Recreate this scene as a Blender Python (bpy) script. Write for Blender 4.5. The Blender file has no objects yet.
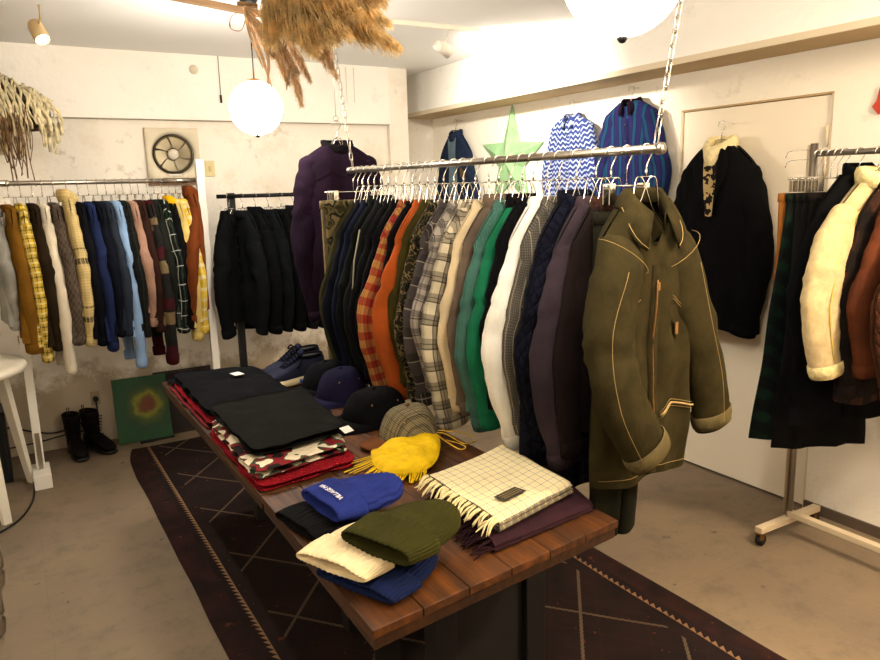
import bpy, math, random
from mathutils import Vector, Matrix, noise
C = bpy.context.scene.collection
PI = math.pi
sin, cos = math.sin, math.cos

# ------------------------------------------------------------------ camera
CAM_H = 1.6
f_px = 735.0
vY = Vector((-443, -131, f_px)).normalized()
vX = Vector((1260, -175, f_px)); vX = (vX - vX.dot(vY) * vY).normalized()
vZ = vX.cross(vY)
if vZ.y > 0: vZ = -vZ
# rows: world axes seen in the camera (x right, y down, z forward)
cam_rot = Matrix(((vX.x, -vX.y, -vX.z), (vY.x, -vY.y, -vY.z), (vZ.x, -vZ.y, -vZ.z)))
cd = bpy.data.cameras.new('camera'); cam = bpy.data.objects.new('camera', cd); C.objects.link(cam)
cam.matrix_world = Matrix.Translation((0, 0, CAM_H)) @ cam_rot.to_4x4()
cd.sensor_width = 36; cd.lens = 36 * f_px / 880; cd.clip_start = .02
bpy.context.scene.camera = cam
def sight(px, py, d):
    """world point seen at a photo pixel, d metres in front of the lens"""
    c = Vector(((px - 440) / f_px * d, (py - 330) / f_px * d, d))
    return Vector((vX.dot(c), vY.dot(c), CAM_H + vZ.dot(c)))

# ------------------------------------------------------------------ mesh helpers
class MB:
    def __init__(s): s.v = []; s.f = []; s.uv = []; s.m = []; s.mi = 0
    def add(s, p, uv=(0, 0)):
        s.v.append(tuple(p)); s.uv.append(uv); return len(s.v) - 1
    def face(s, ids): s.f.append(tuple(ids)); s.m.append(s.mi)
    def grid(s, rows, closed=False, uvs=None):
        idx = [[s.add(p, (uvs[i][j] if uvs else (0, 0))) for j, p in enumerate(r)] for i, r in enumerate(rows)]
        for i in range(len(rows) - 1):
            n = len(rows[i])
            for j in range(n if closed else n - 1):
                k = (j + 1) % n
                s.face((idx[i][j], idx[i][k], idx[i + 1][k], idx[i + 1][j]))
        return idx
    def box(s, x0, y0, z0, x1, y1, z1, M=None):
        p = [Vector(q) for q in ((x0,y0,z0),(x1,y0,z0),(x1,y1,z0),(x0,y1,z0),(x0,y0,z1),(x1,y0,z1),(x1,y1,z1),(x0,y1,z1))]
        if M: p = [M @ q for q in p]
        i = [s.add(q, (q.x + q.z, q.y + q.z)) for q in p]
        for a in ((0,3,2,1),(4,5,6,7),(0,1,5,4),(1,2,6,5),(2,3,7,6),(3,0,4,7)): s.face([i[k] for k in a])
    def tube(s, pts, r, n=8, rb=None, up=(0, 0, 1), cap=True, wob=None):
        pts = [Vector(p) for p in pts]; N = len(pts); rows = []; uvs = []
        r = r if isinstance(r, (list, tuple)) else [r] * N
        rb = r if rb is None else (rb if isinstance(rb, (list, tuple)) else [rb] * N)
        up = Vector(up); L = 0; rm = sum(r) / N
        for i, p in enumerate(pts):
            t = (pts[min(i + 1, N - 1)] - pts[max(i - 1, 0)])
            if t.length < 1e-9: t = Vector((0, 0, 1))
            t.normalize()
            a = up.cross(t)
            if a.length < 1e-3: a = Vector((1, 0, 0)).cross(t)
            if a.length < 1e-3: a = Vector((0, 1, 0)).cross(t)
            a.normalize(); b = t.cross(a)
            if i: L += (p - pts[i - 1]).length
            row = []; ur = []
            for j in range(n):
                th = 2 * PI * j / n
                q = p + a * (r[i] * cos(th)) + b * (rb[i] * sin(th))
                if wob: q = wob(q, i / (N - 1), th)
                row.append(q); ur.append((th * rm, L))
            rows.append(row); uvs.append(ur)
        idx = s.grid(rows, True, uvs)
        if cap:
            s.face(idx[0][::-1]); s.face(idx[-1])
        return idx
    def lathe(s, prof, n=24, c=(0, 0, 0), M=None):
        rows = []
        for r, z in prof:
            row = [Vector((c[0] + r * cos(2*PI*j/n), c[1] + r * sin(2*PI*j/n), c[2] + z)) for j in range(n)]
            if M: row = [M @ q for q in row]
            rows.append(row)
        return s.grid(rows, True)
def obj(name, mb, mat, parent=None, smooth=True, bevel=0, solid=0):
    me = bpy.data.meshes.new(name)
    me.from_pydata(mb.v, [], mb.f)
    uvl = me.uv_layers.new(name='UVMap')
    for li, l in enumerate(me.loops): uvl.data[li].uv = mb.uv[l.vertex_index]
    for m in (mat if isinstance(mat, (list, tuple)) else [mat]): me.materials.append(m)
    if isinstance(mat, (list, tuple)):
        for p, k in zip(me.polygons, mb.m): p.material_index = k
    if smooth:
        for p in me.polygons: p.use_smooth = True
    o = bpy.data.objects.new(name, me); C.objects.link(o)
    if parent: o.parent = parent
    if solid:
        md = o.modifiers.new('thick', 'SOLIDIFY'); md.thickness = solid; md.offset = 0
    if bevel:
        md = o.modifiers.new('bevel', 'BEVEL'); md.width = bevel; md.segments = 2; md.limit_method = 'ANGLE'
    return o
def tag(o, label, cat, group=None, kind=None):
    o['label'] = label; o['category'] = cat
    if group: o['group'] = group
    if kind: o['kind'] = kind
    return o
def thing(name, label, cat, loc=(0, 0, 0), rz=0, group=None):
    o = bpy.data.objects.new(name, None); C.objects.link(o); o.empty_display_size = .05
    o.location = loc; o.rotation_euler = (0, 0, rz)
    return tag(o, label, cat, group)
def struct(name, mb, mat, smooth=False, parent=None, bevel=0):
    o = obj(name, mb, mat, parent, smooth, bevel); o['kind'] = 'structure'; return o
def copy_tree(o, parent=None):
    c = o.copy(); C.objects.link(c); c.parent = parent
    for ch in list(o.children): copy_tree(ch, c)
    return c
def catmull(P, n):
    P = [Vector(p) for p in P]; out = []
    Q = [P[0] * 2 - P[1]] + P + [P[-1] * 2 - P[-2]]
    for i in range(n):
        u = i / (n - 1) * (len(P) - 1); k = min(int(u), len(P) - 2); t = u - k
        a, b, c, d = Q[k:k + 4]
        out.append(.5 * ((2*b) + (c - a) * t + (2*a - 5*b + 4*c - d) * t*t + (-a + 3*b - 3*c + d) * t**3))
    return out
def lerpl(L, t):
    u = t * (len(L) - 1); k = min(int(u), len(L) - 2); return L[k] + (L[k+1] - L[k]) * (u - k)

# ------------------------------------------------------------------ materials
def lin(c): return tuple(((x / 255) / 12.92 if x / 255 <= .04045 else ((x / 255 + .055) / 1.055) ** 2.4) for x in c) + (1,)
class NT:
    def __init__(s, name, rough=.8, metal=0, spec=.3):
        s.mat = bpy.data.materials.new(name); s.mat.use_nodes = True; s.t = s.mat.node_tree
        s.b = s.t.nodes['Principled BSDF']
        s.b.inputs['Roughness'].default_value = rough; s.b.inputs['Metallic'].default_value = metal
        s.b.inputs['Specular IOR Level'].default_value = spec
    def n(s, typ, **k):
        q = s.t.nodes.new(typ)
        for a, b in k.items(): setattr(q, a, b)
        return q
    def l(s, a, b): s.t.links.new(a, b)
    def val(s, inp, v):
        if hasattr(v, 'links') or isinstance(v, bpy.types.NodeSocket): s.l(v, inp)
        else: inp.default_value = v
    def math(s, op, a, b=0, c=None):
        q = s.n('ShaderNodeMath', operation=op)
        s.val(q.inputs[0], a); s.val(q.inputs[1], b)
        if c is not None: s.val(q.inputs[2], c)
        return q.outputs[0]
    def mix(s, f, a, b):
        q = s.n('ShaderNodeMix', data_type='RGBA')
        s.val(q.inputs[0], f); s.val(q.inputs[6], a); s.val(q.inputs[7], b)
        return q.outputs[2]
    def noise(s, scale, detail=3, vec=None, rough=.5, out=0):
        q = s.n('ShaderNodeTexNoise'); q.inputs['Scale'].default_value = scale; q.inputs['Detail'].default_value = detail
        q.inputs['Roughness'].default_value = rough
        s.l(vec if vec is not None else s.obj(), q.inputs['Vector']); return q.outputs[out]
    def coord(s, k):
        if not hasattr(s, 'tc'): s.tc = s.n('ShaderNodeTexCoord')
        return s.tc.outputs[k]
    def obj(s): return s.coord('Object')
    def uv(s):
        if not hasattr(s, 'sep'):
            s.sep = s.n('ShaderNodeSeparateXYZ'); s.l(s.coord('UV'), s.sep.inputs[0])
        return s.sep.outputs[0], s.sep.outputs[1]
    def xyz(s):
        if not hasattr(s, 'sp'):
            s.sp = s.n('ShaderNodeSeparateXYZ'); s.l(s.obj(), s.sp.inputs[0])
        return s.sp.outputs
    def ramp(s, fac, stops, interp='LINEAR'):
        q = s.n('ShaderNodeValToRGB'); q.color_ramp.interpolation = interp
        e = q.color_ramp.elements
        while len(e) < len(stops): e.new(.5)
        for k, (p, c) in enumerate(stops): e[k].position = p; e[k].color = c
        s.l(fac, q.inputs[0]); return q.outputs[0]
    def bump(s, h, st=.3, d=.002):
        q = s.n('ShaderNodeBump'); q.inputs['Strength'].default_value = st; q.inputs['Distance'].default_value = d
        s.l(h, q.inputs['Height']); s.l(q.outputs[0], s.b.inputs['Normal'])
    def col(s, c): s.val(s.b.inputs['Base Color'], c); return s
    def mapping(s, vec, scale):
        q = s.n('ShaderNodeMapping'); s.l(vec, q.inputs[0]); q.inputs['Scale'].default_value = scale; return q.outputs[0]
def plain(name, c, rough=.5, metal=0, spec=.4):
    m = NT(name, rough, metal, spec); m.col(lin(c)); return m.mat
def tone(c):
    k = .34 + .60 * min(1, max(c) / 255 / .78); return [x * k for x in c]
def fabric(name, c, var=.12, rough=.9, weave=True, c2=None, sc=9, quilt=0, rib=0, fuzz=0):
    m = NT(name, rough, 0, .06); c = tone(c); c2 = tone(c2) if c2 else None
    a = lin([x * (1 - var) for x in c]); b = lin(c2 if c2 else [min(255, x * (1 + var)) for x in c])
    base = m.ramp(m.noise(sc, 5), [(.35, a), (.65, b)])
    u, v = m.uv()
    if weave:
        fine = m.noise(420, 2)
        base = m.mix(m.math('MULTIPLY', fine, .35), base, lin([min(255, x * 1.25 + 3) for x in c]))
    m.col(base)
    if quilt:
        p = m.math('ABSOLUTE', m.math('SINE', m.math('MULTIPLY', m.math('ADD', u, v), PI / quilt)))
        q = m.math('ABSOLUTE', m.math('SINE', m.math('MULTIPLY', m.math('SUBTRACT', u, v), PI / quilt)))
        m.bump(m.math('POWER', m.math('MULTIPLY', p, q), .4), .9, .008)
    elif rib:
        m.bump(m.math('SINE', m.math('MULTIPLY', u, 2 * PI / rib)), .6, .002)
    elif fuzz: m.bump(m.noise(130, 4), .8, fuzz)
    else:
        w_ = m.noise(1.0, 4, m.mapping(m.obj(), (17, 17, 7)), .6)
        m.bump(m.math('ADD', m.math('MULTIPLY', m.noise(350, 3), .10), w_), .45, .014)
    return m.mat
def plaid(name, base, stripes, var=.08, diag=False):
    """stripes: (axis 'u'/'v', period, offset 0-1, width fraction, colour, alpha)"""
    m = NT(name, .9, 0, .15); u, v = m.uv(); base = tone(base); stripes = [(p, q, r, s, tone(t), al) for p, q, r, s, t, al in stripes]
    if diag: u, v = m.math('ADD', u, v), m.math('SUBTRACT', u, v)
    cur = m.ramp(m.noise(12, 4), [(.35, lin([x * (1 - var) for x in base])), (.65, lin([min(255, x * (1 + var)) for x in base]))])
    for ax, per, off, wd, c, al in stripes:
        f = m.math('FRACT', m.math('ADD', m.math('DIVIDE', u if ax == 'u' else v, per), off + 50))
        k = m.math('MULTIPLY', m.math('LESS_THAN', f, wd), al)
        cur = m.mix(k, cur, lin(c))
    m.col(cur); m.bump(m.math('ADD', m.math('MULTIPLY', m.noise(350, 3), .10), m.noise(1.0, 4, m.mapping(m.obj(), (17, 17, 7)), .6)), .45, .014)
    return m.mat
def camo(name, cols, sc=16, voro=False):
    m = NT(name, .9, 0, .15); n = m.noise(sc, 2.5, rough=.6)
    k = len(cols); m.col(m.ramp(n, [(0 if i == 0 else .40 + .2 * (i / (k - 1)) - .06, lin(c)) for i, c in enumerate([tone(q) for q in cols])], 'CONSTANT'))
    m.bump(m.noise(300, 3), .3, .0015); return m.mat
def emit(name, c, st):
    m = NT(name, .5); m.col(lin(c)); m.b.inputs['Emission Color'].default_value = lin(c); m.b.inputs['Emission Strength'].default_value = st
    return m.mat

def wall_mat(name, base, dirt, dirty=.5, low=False):
    m = NT(name, .85, 0, .2)
    n1 = m.noise(2.2, 8, rough=.65); n2 = m.noise(9, 6, rough=.7); n3 = m.noise(38, 4)
    c = m.mix(m.ramp(n1, [(.52, (0,0,0,1)), (.72, (dirty,)*3 + (1,))]), lin(base), lin(dirt))
    c = m.mix(m.ramp(n2, [(.60, (0,0,0,1)), (.70, (dirty * .8,)*3 + (1,))]), c, lin([x * .72 for x in dirt]))
    if low:   # dirt and shade painted into the foot of the wall, with a ragged edge
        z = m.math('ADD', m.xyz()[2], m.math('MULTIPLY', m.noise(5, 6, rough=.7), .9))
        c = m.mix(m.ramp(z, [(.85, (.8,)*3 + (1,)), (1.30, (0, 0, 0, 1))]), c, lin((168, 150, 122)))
    m.col(c); m.bump(m.math('ADD', n3, n2), .35, .006); return m.mat
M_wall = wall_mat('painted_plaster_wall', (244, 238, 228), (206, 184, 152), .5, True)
M_wall_r = wall_mat('smooth_painted_wall', (246, 238, 222), (232, 216, 190), .3)
M_beam = wall_mat('painted_beam', (247, 244, 238), (232, 226, 214), .25)
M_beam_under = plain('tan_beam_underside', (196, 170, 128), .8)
M_ceil = plain('white_ceiling_paint', (240, 239, 238), .9)
M_white = plain('white_paint', (236, 232, 222), .5)
M_whiteplastic = plain('white_plastic', (226, 220, 204), .35)
M_chrome = plain('chrome_wire', (205, 200, 190), .22, 1)
M_steel = plain('steel_tube', (165, 158, 148), .3, 1)
M_darkmetal = plain('dark_metal', (24, 23, 23), .45, .6)
M_black = plain('black_plastic', (13, 13, 14), .5)
M_brass = plain('aged_brass', (150, 110, 60), .4, .8)
M_brown = plain('brown_rail', (120, 92, 62), .6)
M_button = plain('dark_button', (40, 34, 30), .35)
M_thread = plain('pale_thread', (158, 132, 80), .8)
M_card = plain('white_card_tag', (232, 228, 220), .6)
M_lining = plain('dark_lining', (28, 26, 28), .9)

def floor_mat():
    m = NT('worn_painted_concrete', .62, 0, .3)
    n = m.noise(1.1, 7, rough=.6); n2 = m.noise(6, 8, rough=.75); n3 = m.noise(45, 4)
    c = m.ramp(n, [(.35, lin((116, 101, 84))), (.65, lin((132, 115, 92)))])
    c = m.mix(m.ramp(n2, [(.5, (0,0,0,1)), (.68, (.55,)*3 + (1,))]), c, lin((84, 76, 66)))
    c = m.mix(m.ramp(m.noise(3.3, 9, rough=.8), [(.62, (0,0,0,1)), (.66, (.5,)*3 + (1,))]), c, lin((130, 118, 98)))
    c = m.mix(m.ramp(m.noise(14, 3), [(.70, (0,0,0,1)), (.73, (.7,)*3 + (1,))]), c, lin((62, 58, 54)))
    # hairline joints of the old screed
    x, y, z = m.xyz()
    wob = m.math('MULTIPLY', m.noise(4, 3), .03)
    for a, per in ((x, .62), (y, .93)):
        fr = m.math('FRACT', m.math('DIVIDE', m.math('ADD', a, wob), per))
        c = m.mix(m.math('MULTIPLY', m.math('LESS_THAN', fr, .006), .22), c, lin((92, 86, 78)))
    m.col(c); m.bump(m.math('ADD', n3, m.math('MULTIPLY', n2, 2)), .3, .004)
    return m.mat
def wood_mat(name, dark, light, sc=1):
    m = NT(name, .5, 0, .28)
    v = m.mapping(m.obj(), (14 * sc, 1.3 * sc, 14 * sc))
    n = m.noise(2.2, 8, v, .65)
    c = m.ramp(n, [(.3, lin(dark)), (.5, lin([(a + b) / 2 for a, b in zip(dark, light)])), (.72, lin(light))])
    u, vv = m.uv()
    w = m.n('ShaderNodeTexWhiteNoise', noise_dimensions='1D'); m.l(u, w.inputs['W'])
    c = m.mix(m.math('MULTIPLY', w.outputs[0], .45), c, lin(dark))
    k = m.ramp(m.noise(3.1, 2, m.mapping(m.obj(), (5, 2, 5))), [(.70, (0,0,0,1)), (.76, (.8,)*3 + (1,))])
    c = m.mix(k, c, lin([x * .5 for x in dark]))
    m.col(c); m.bump(n, .35, .003); m.l(m.ramp(n, [(.3, (.62,)*3 + (1,)), (.7, (.45,)*3 + (1,))]), m.b.inputs['Roughness'])
    return m.mat
M_floor = floor_mat()
M_wood = wood_mat('dark_stained_plank', (38, 20, 7), (112, 63, 20))
M_woodside = wood_mat('dark_stained_edge', (34, 19, 9), (78, 46, 22))

def rug_mat():
    m = NT('flat_woven_rug', .95, 0, .1); x, y, z = m.xyz()
    base = m.ramp(m.noise(5, 6), [(.35, lin((26, 20, 20))), (.65, lin((38, 25, 24)))])
    # zig-zag lattice of large diamonds
    zz = m.math('MULTIPLY', m.math('PINGPONG', m.math('MULTIPLY', y, 1), .009), .8)
    def lat(a, per, b, perb, off):
        s1 = m.math('PINGPONG', m.math('ADD', m.math('DIVIDE', a, per), off), .5)
        s2 = m.math('PINGPONG', m.math('DIVIDE', b, perb), .5)
        return m.math('ABSOLUTE', m.math('SUBTRACT', m.math('ADD', s1, s2), .5))
    d = m.math('LESS_THAN', m.math('ADD', lat(x, .46, y, .56, .13), zz), .020)
    d2 = m.math('MULTIPLY', m.math('LESS_THAN', lat(x, .23, y, .28, .40), .018), .10)
    inside = m.math('LESS_THAN', m.math('ABSOLUTE', x), .60)
    c = m.mix(m.math('MULTIPLY', d2, inside), base, lin((80, 45, 36)))
    c = m.mix(m.math('MULTIPLY', m.math('MULTIPLY', d, inside), .42), c, lin((128, 108, 86)))
    # saw-tooth border
    ax = m.math('ABSOLUTE', x)
    saw = m.math('MULTIPLY', m.math('FRACT', m.math('DIVIDE', y, .032)), .022)
    bl = m.math('MULTIPLY', m.math('GREATER_THAN', ax, .655), m.math('LESS_THAN', ax, m.math('ADD', saw, .655)))
    c = m.mix(m.math('GREATER_THAN', ax, .70), c, m.ramp(m.noise(8, 4), [(.4, lin((32, 22, 21))), (.6, lin((46, 26, 24)))]))
    c = m.mix(m.math('MULTIPLY', bl, .6), c, lin((165, 128, 92)))
    sp = m.math('GREATER_THAN', m.noise(26, 1), .74)
    c = m.mix(m.math('MULTIPLY', sp, .4), c, lin((120, 60, 40)))
    m.col(c); m.bump(m.noise(160, 3), .6, .003); return m.mat

# ------------------------------------------------------------------ the room
XR, YB, ZC = 3.24, 5.18, 2.488
X0, Y0 = -2.2, -2.6
def slab(name, a, b, mat, **k):
    m = MB(); m.box(*a, *b); return struct(name, m, mat, **k)
slab('floor', (X0 - .2, Y0 - .2, -.1), (XR + .2, 5.8, 0), M_floor)
slab('ceiling', (X0 - .2, Y0 - .2, ZC), (XR + .2, 5.8, ZC + .1), M_ceil)
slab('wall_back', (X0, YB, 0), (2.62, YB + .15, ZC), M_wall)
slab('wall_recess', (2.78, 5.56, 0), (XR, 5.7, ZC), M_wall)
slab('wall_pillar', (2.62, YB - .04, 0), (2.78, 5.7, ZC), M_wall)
slab('wall_left', (X0 - .15, Y0, 0), (X0, YB + .15, ZC), M_beam)
slab('wall_front', (X0, Y0 - .15, 0), (XR, Y0, ZC), M_beam)
# right wall round its door opening
m = MB()
m.box(XR, Y0, 0, XR + .15, 2.02, ZC); m.box(XR, 2.88, 0, XR + .15, 5.7, ZC); m.box(XR, 2.02, 1.975, XR + .15, 2.88, ZC)
struct('wall_right', m, M_wall_r)
M_door = plain('cream_door_paint', (238, 226, 204), .5)
m = MB(); m.box(XR + .012, 2.035, .012, XR + .05, 2.868, 1.963)
d1 = struct('door_1', m, M_door, bevel=.002)
m = MB()
m.box(XR + .003, 2.02, 1.966, XR + .06, 2.88, 1.975)
o = obj('door_frame', m, plain('tan_frame_edge', (190, 158, 112), .7), d1, False)
m = MB(); m.box(XR + .003, 2.02, 0, XR + .06, 2.032, 1.966); m.box(XR + .003, 2.871, 0, XR + .06, 2.88, 1.966)
obj('door_jamb', m, plain('cream_jamb', (222, 206, 176), .6), d1, False)
m = MB(); m.tube([(XR + .006, 2.045, 1.60), (XR + .006, 2.045, 1.70)], .009, 10); m.tube([(XR + .006, 2.045, 1.74), (XR + .006, 2.045, 1.83)], .007, 10)
obj('hinge', m, plain('painted_hinge', (214, 200, 172), .4), d1)
m = MB(); m.tube([(XR, 2.80, .98), (XR - .05, 2.80, .98)], .011, 10); m.tube([(XR - .05, 2.80, .98), (XR - .05, 2.70, .98)], .01, 10)
obj('door_handle', m, M_steel, d1)
# beams
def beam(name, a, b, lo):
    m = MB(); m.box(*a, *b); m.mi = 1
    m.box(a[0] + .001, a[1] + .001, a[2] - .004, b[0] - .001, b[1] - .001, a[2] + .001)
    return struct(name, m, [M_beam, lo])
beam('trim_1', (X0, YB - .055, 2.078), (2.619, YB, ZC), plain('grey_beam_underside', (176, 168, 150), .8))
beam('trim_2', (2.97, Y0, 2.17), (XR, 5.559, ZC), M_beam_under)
m = MB(); m.box(2.955, Y0, 2.166, 2.97, 5.559, 2.196); struct('trim_3', m, plain('beam_edge_paint', (216, 202, 176), .7))
m = MB(); m.box(XR - .012, Y0, 0, XR, 2.018, .05); struct('baseboard_right', m, plain('dark_skirting', (88, 74, 60), .7))
m = MB(); m.box(XR - .012, 2.882, 0, XR, 5.5, .05); struct('baseboard_right', m, plain('dark_skirting2', (88, 74, 60), .7))

# rug
m = MB(); nx, ny = 60, 150
rows = []
for i in range(ny + 1):
    y = -.4 + i / ny * 5.29
    row = []
    for j in range(nx + 1):
        t = j / nx
        x0 = .505 + .012 * noise.noise((0, y * 2.2, 3)) + (.05 * max(0, (y - 4.6) / .3) ** 2); x1 = 2.115 + .01 * noise.noise((5, y * 2, 3))
        yy = y + (.05 * noise.noise((t * 4, 0, 9)) - .04 * t if i == ny else 0)
        row.append((x0 + (x1 - x0) * t - 1.31, yy - 2.2, .011 + .003 * noise.noise((t * 5, y * 3, 0)) - (.009 if i in (0, ny) or j in (0, nx) else 0)))
    rows.append(row)
m.grid(rows)
rug = obj('rug', m, rug_mat()); rug.location = (1.31, 2.2, 0)
tag(rug, 'dark maroon flat-woven rug with thin diamond lines on the floor under the display table', 'rug')

# ------------------------------------------------------------------ display tables
TZ = .70
def display_table(name, label, quad, seams, legs):
    t = thing(name, label, 'table', ((quad[0][0] + quad[1][0]) / 2, (quad[0][1] + quad[2][1]) / 2, 0), 0, None)
    L = t.location
    m = MB()
    for k in range(seams):     # lengthwise planks
        a, b = (k + .008) / seams, (k + .992) / seams
        P = []
        for z in (TZ - .022, TZ):
            for (s, e) in ((0, a), (0, b), (1, b), (1, a)):
                q0 = Vector(quad[0]).lerp(Vector(quad[1]), e); q1 = Vector(quad[3]).lerp(Vector(quad[2]), e)
                q = q0.lerp(q1, s); P.append(Vector((q.x - L.x, q.y - L.y, z)))
        r = random.Random(k * 7 + seams); u = r.random() * 50
        i = [m.add(p, (u, 0)) for p in P]
        for a_ in ((0,3,2,1),(4,5,6,7),(0,1,5,4),(1,2,6,5),(2,3,7,6),(3,0,4,7)): m.face([i[q] for q in a_])
    obj('tabletop', m, M_wood, t, False, bevel=.002)
    m = MB()
    P = [Vector((q[0] - L.x, q[1] - L.y, z)) for z in (TZ - .052, TZ - .0225) for q in quad]
    cx = sum(p.x for p in P) / 8; cy = sum(p.y for p in P) / 8
    P = [Vector((cx + (p.x - cx) * .985, cy + (p.y - cy) * .985, p.z)) for p in P]
    i = [m.add(p) for p in P]
    for a_ in ((0,3,2,1),(4,5,6,7),(0,1,5,4),(1,2,6,5),(2,3,7,6),(3,0,4,7)): m.face([i[q] for q in a_])
    obj('apron', m, M_woodside, t, False, bevel=.003)
    for (x, y) in legs:
        m = MB(); m.box(x - .035 - L.x, y - .035 - L.y, .012, x + .035 - L.x, y + .035 - L.y, TZ - .052)
        obj('leg', m, plain('black_stained_leg', (12, 9, 8), .6), t, False, bevel=.003)
    m = MB(); xs = sorted(set(p[0] for p in legs)); ys = sorted(set(p[1] for p in legs))
    for y in ys[:1]: m.box(xs[0] - L.x + .036, y - .012 - L.y, .14, xs[-1] - L.x - .036, y + .012 - L.y, TZ - .053)
    obj('end_panel', m, plain('black_end_panel', (13, 10, 9), .7), t, False, bevel=.002)
    return t
display_table('display_table', 'dark stained plank display table, nearer one, with knit hats and scarves on it',
              [(.563, 1.268), (1.35, 1.368), (1.345, 2.125), (.578, 2.08)], 6, [(.95, 1.66), (1.27, 1.66), (.95, 2.02), (1.27, 2.02)])
display_table('display_table', 'dark stained plank display table, farther one, with folded sweaters caps and sneakers on it',
              [(.578, 2.085), (1.345, 2.13), (1.345, 3.66), (.585, 3.70)], 6, [(.95, 2.3), (1.27, 2.3), (.95, 3.4), (1.27, 3.4)])
# ------------------------------------------------------------------ wire hangers
def build_hanger():
    t = thing('wire_hanger', 'wire hanger', 'hanger', (0, 0, 0), 0, 'wire hangers')
    m = MB(); r = .022; pts = []
    for k in range(13):
        a = math.radians(-40 + k * 220 / 12); pts.append((r * cos(a), 0, -r + .004 + r * sin(a)))
    pts = [Vector(p) for p in pts]; pts = pts[::-1]
    # tail comes back under the hook, down to the neck
    pts2 = [Vector((-.020, 0, -.022))] + [Vector((r * cos(math.radians(180 - k * 18)), 0, -.020 + r * sin(math.radians(180 - k * 18)))) for k in range(0, 12)] + [Vector((.004, 0, -.052)), Vector((0, 0, -.062)), Vector((0, 0, -.088))]
    m.tube(pts2, .0018, 6)
    obj('hook', m, M_chrome, t)
    m = MB(); m.tube([(0, 0, -.066), (0, 0, -.086)], .0035, 6)
    m.tube([(0, -.026, -.088), (0, .026, -.088)], .002, 6)
    for sy in (-1, 1):
        for sx in (-1, 1):
            m.tube(catmull([(0, sy * .026, -.088), (sx * .018, sy * .022, -.100), (sx * .050, sy * .011, -.185), (sx * .110, sy * .005, -.245), (sx * .125, 0, -.275)], 12), .0018, 6)
    obj('shoulder_frame', m, M_chrome, t)
    return t
hanger_proto = build_hanger(); hanger_used = [False]
def hang(loc, rz, what, group):
    if hanger_used[0]: h = copy_tree(hanger_proto)
    else: h = hanger_proto; hanger_used[0] = True
    h.location = loc; h.rotation_euler = (0, 0, rz)
    tag(h, 'wire hanger holding the ' + what, 'hanger', group); return h

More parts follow.
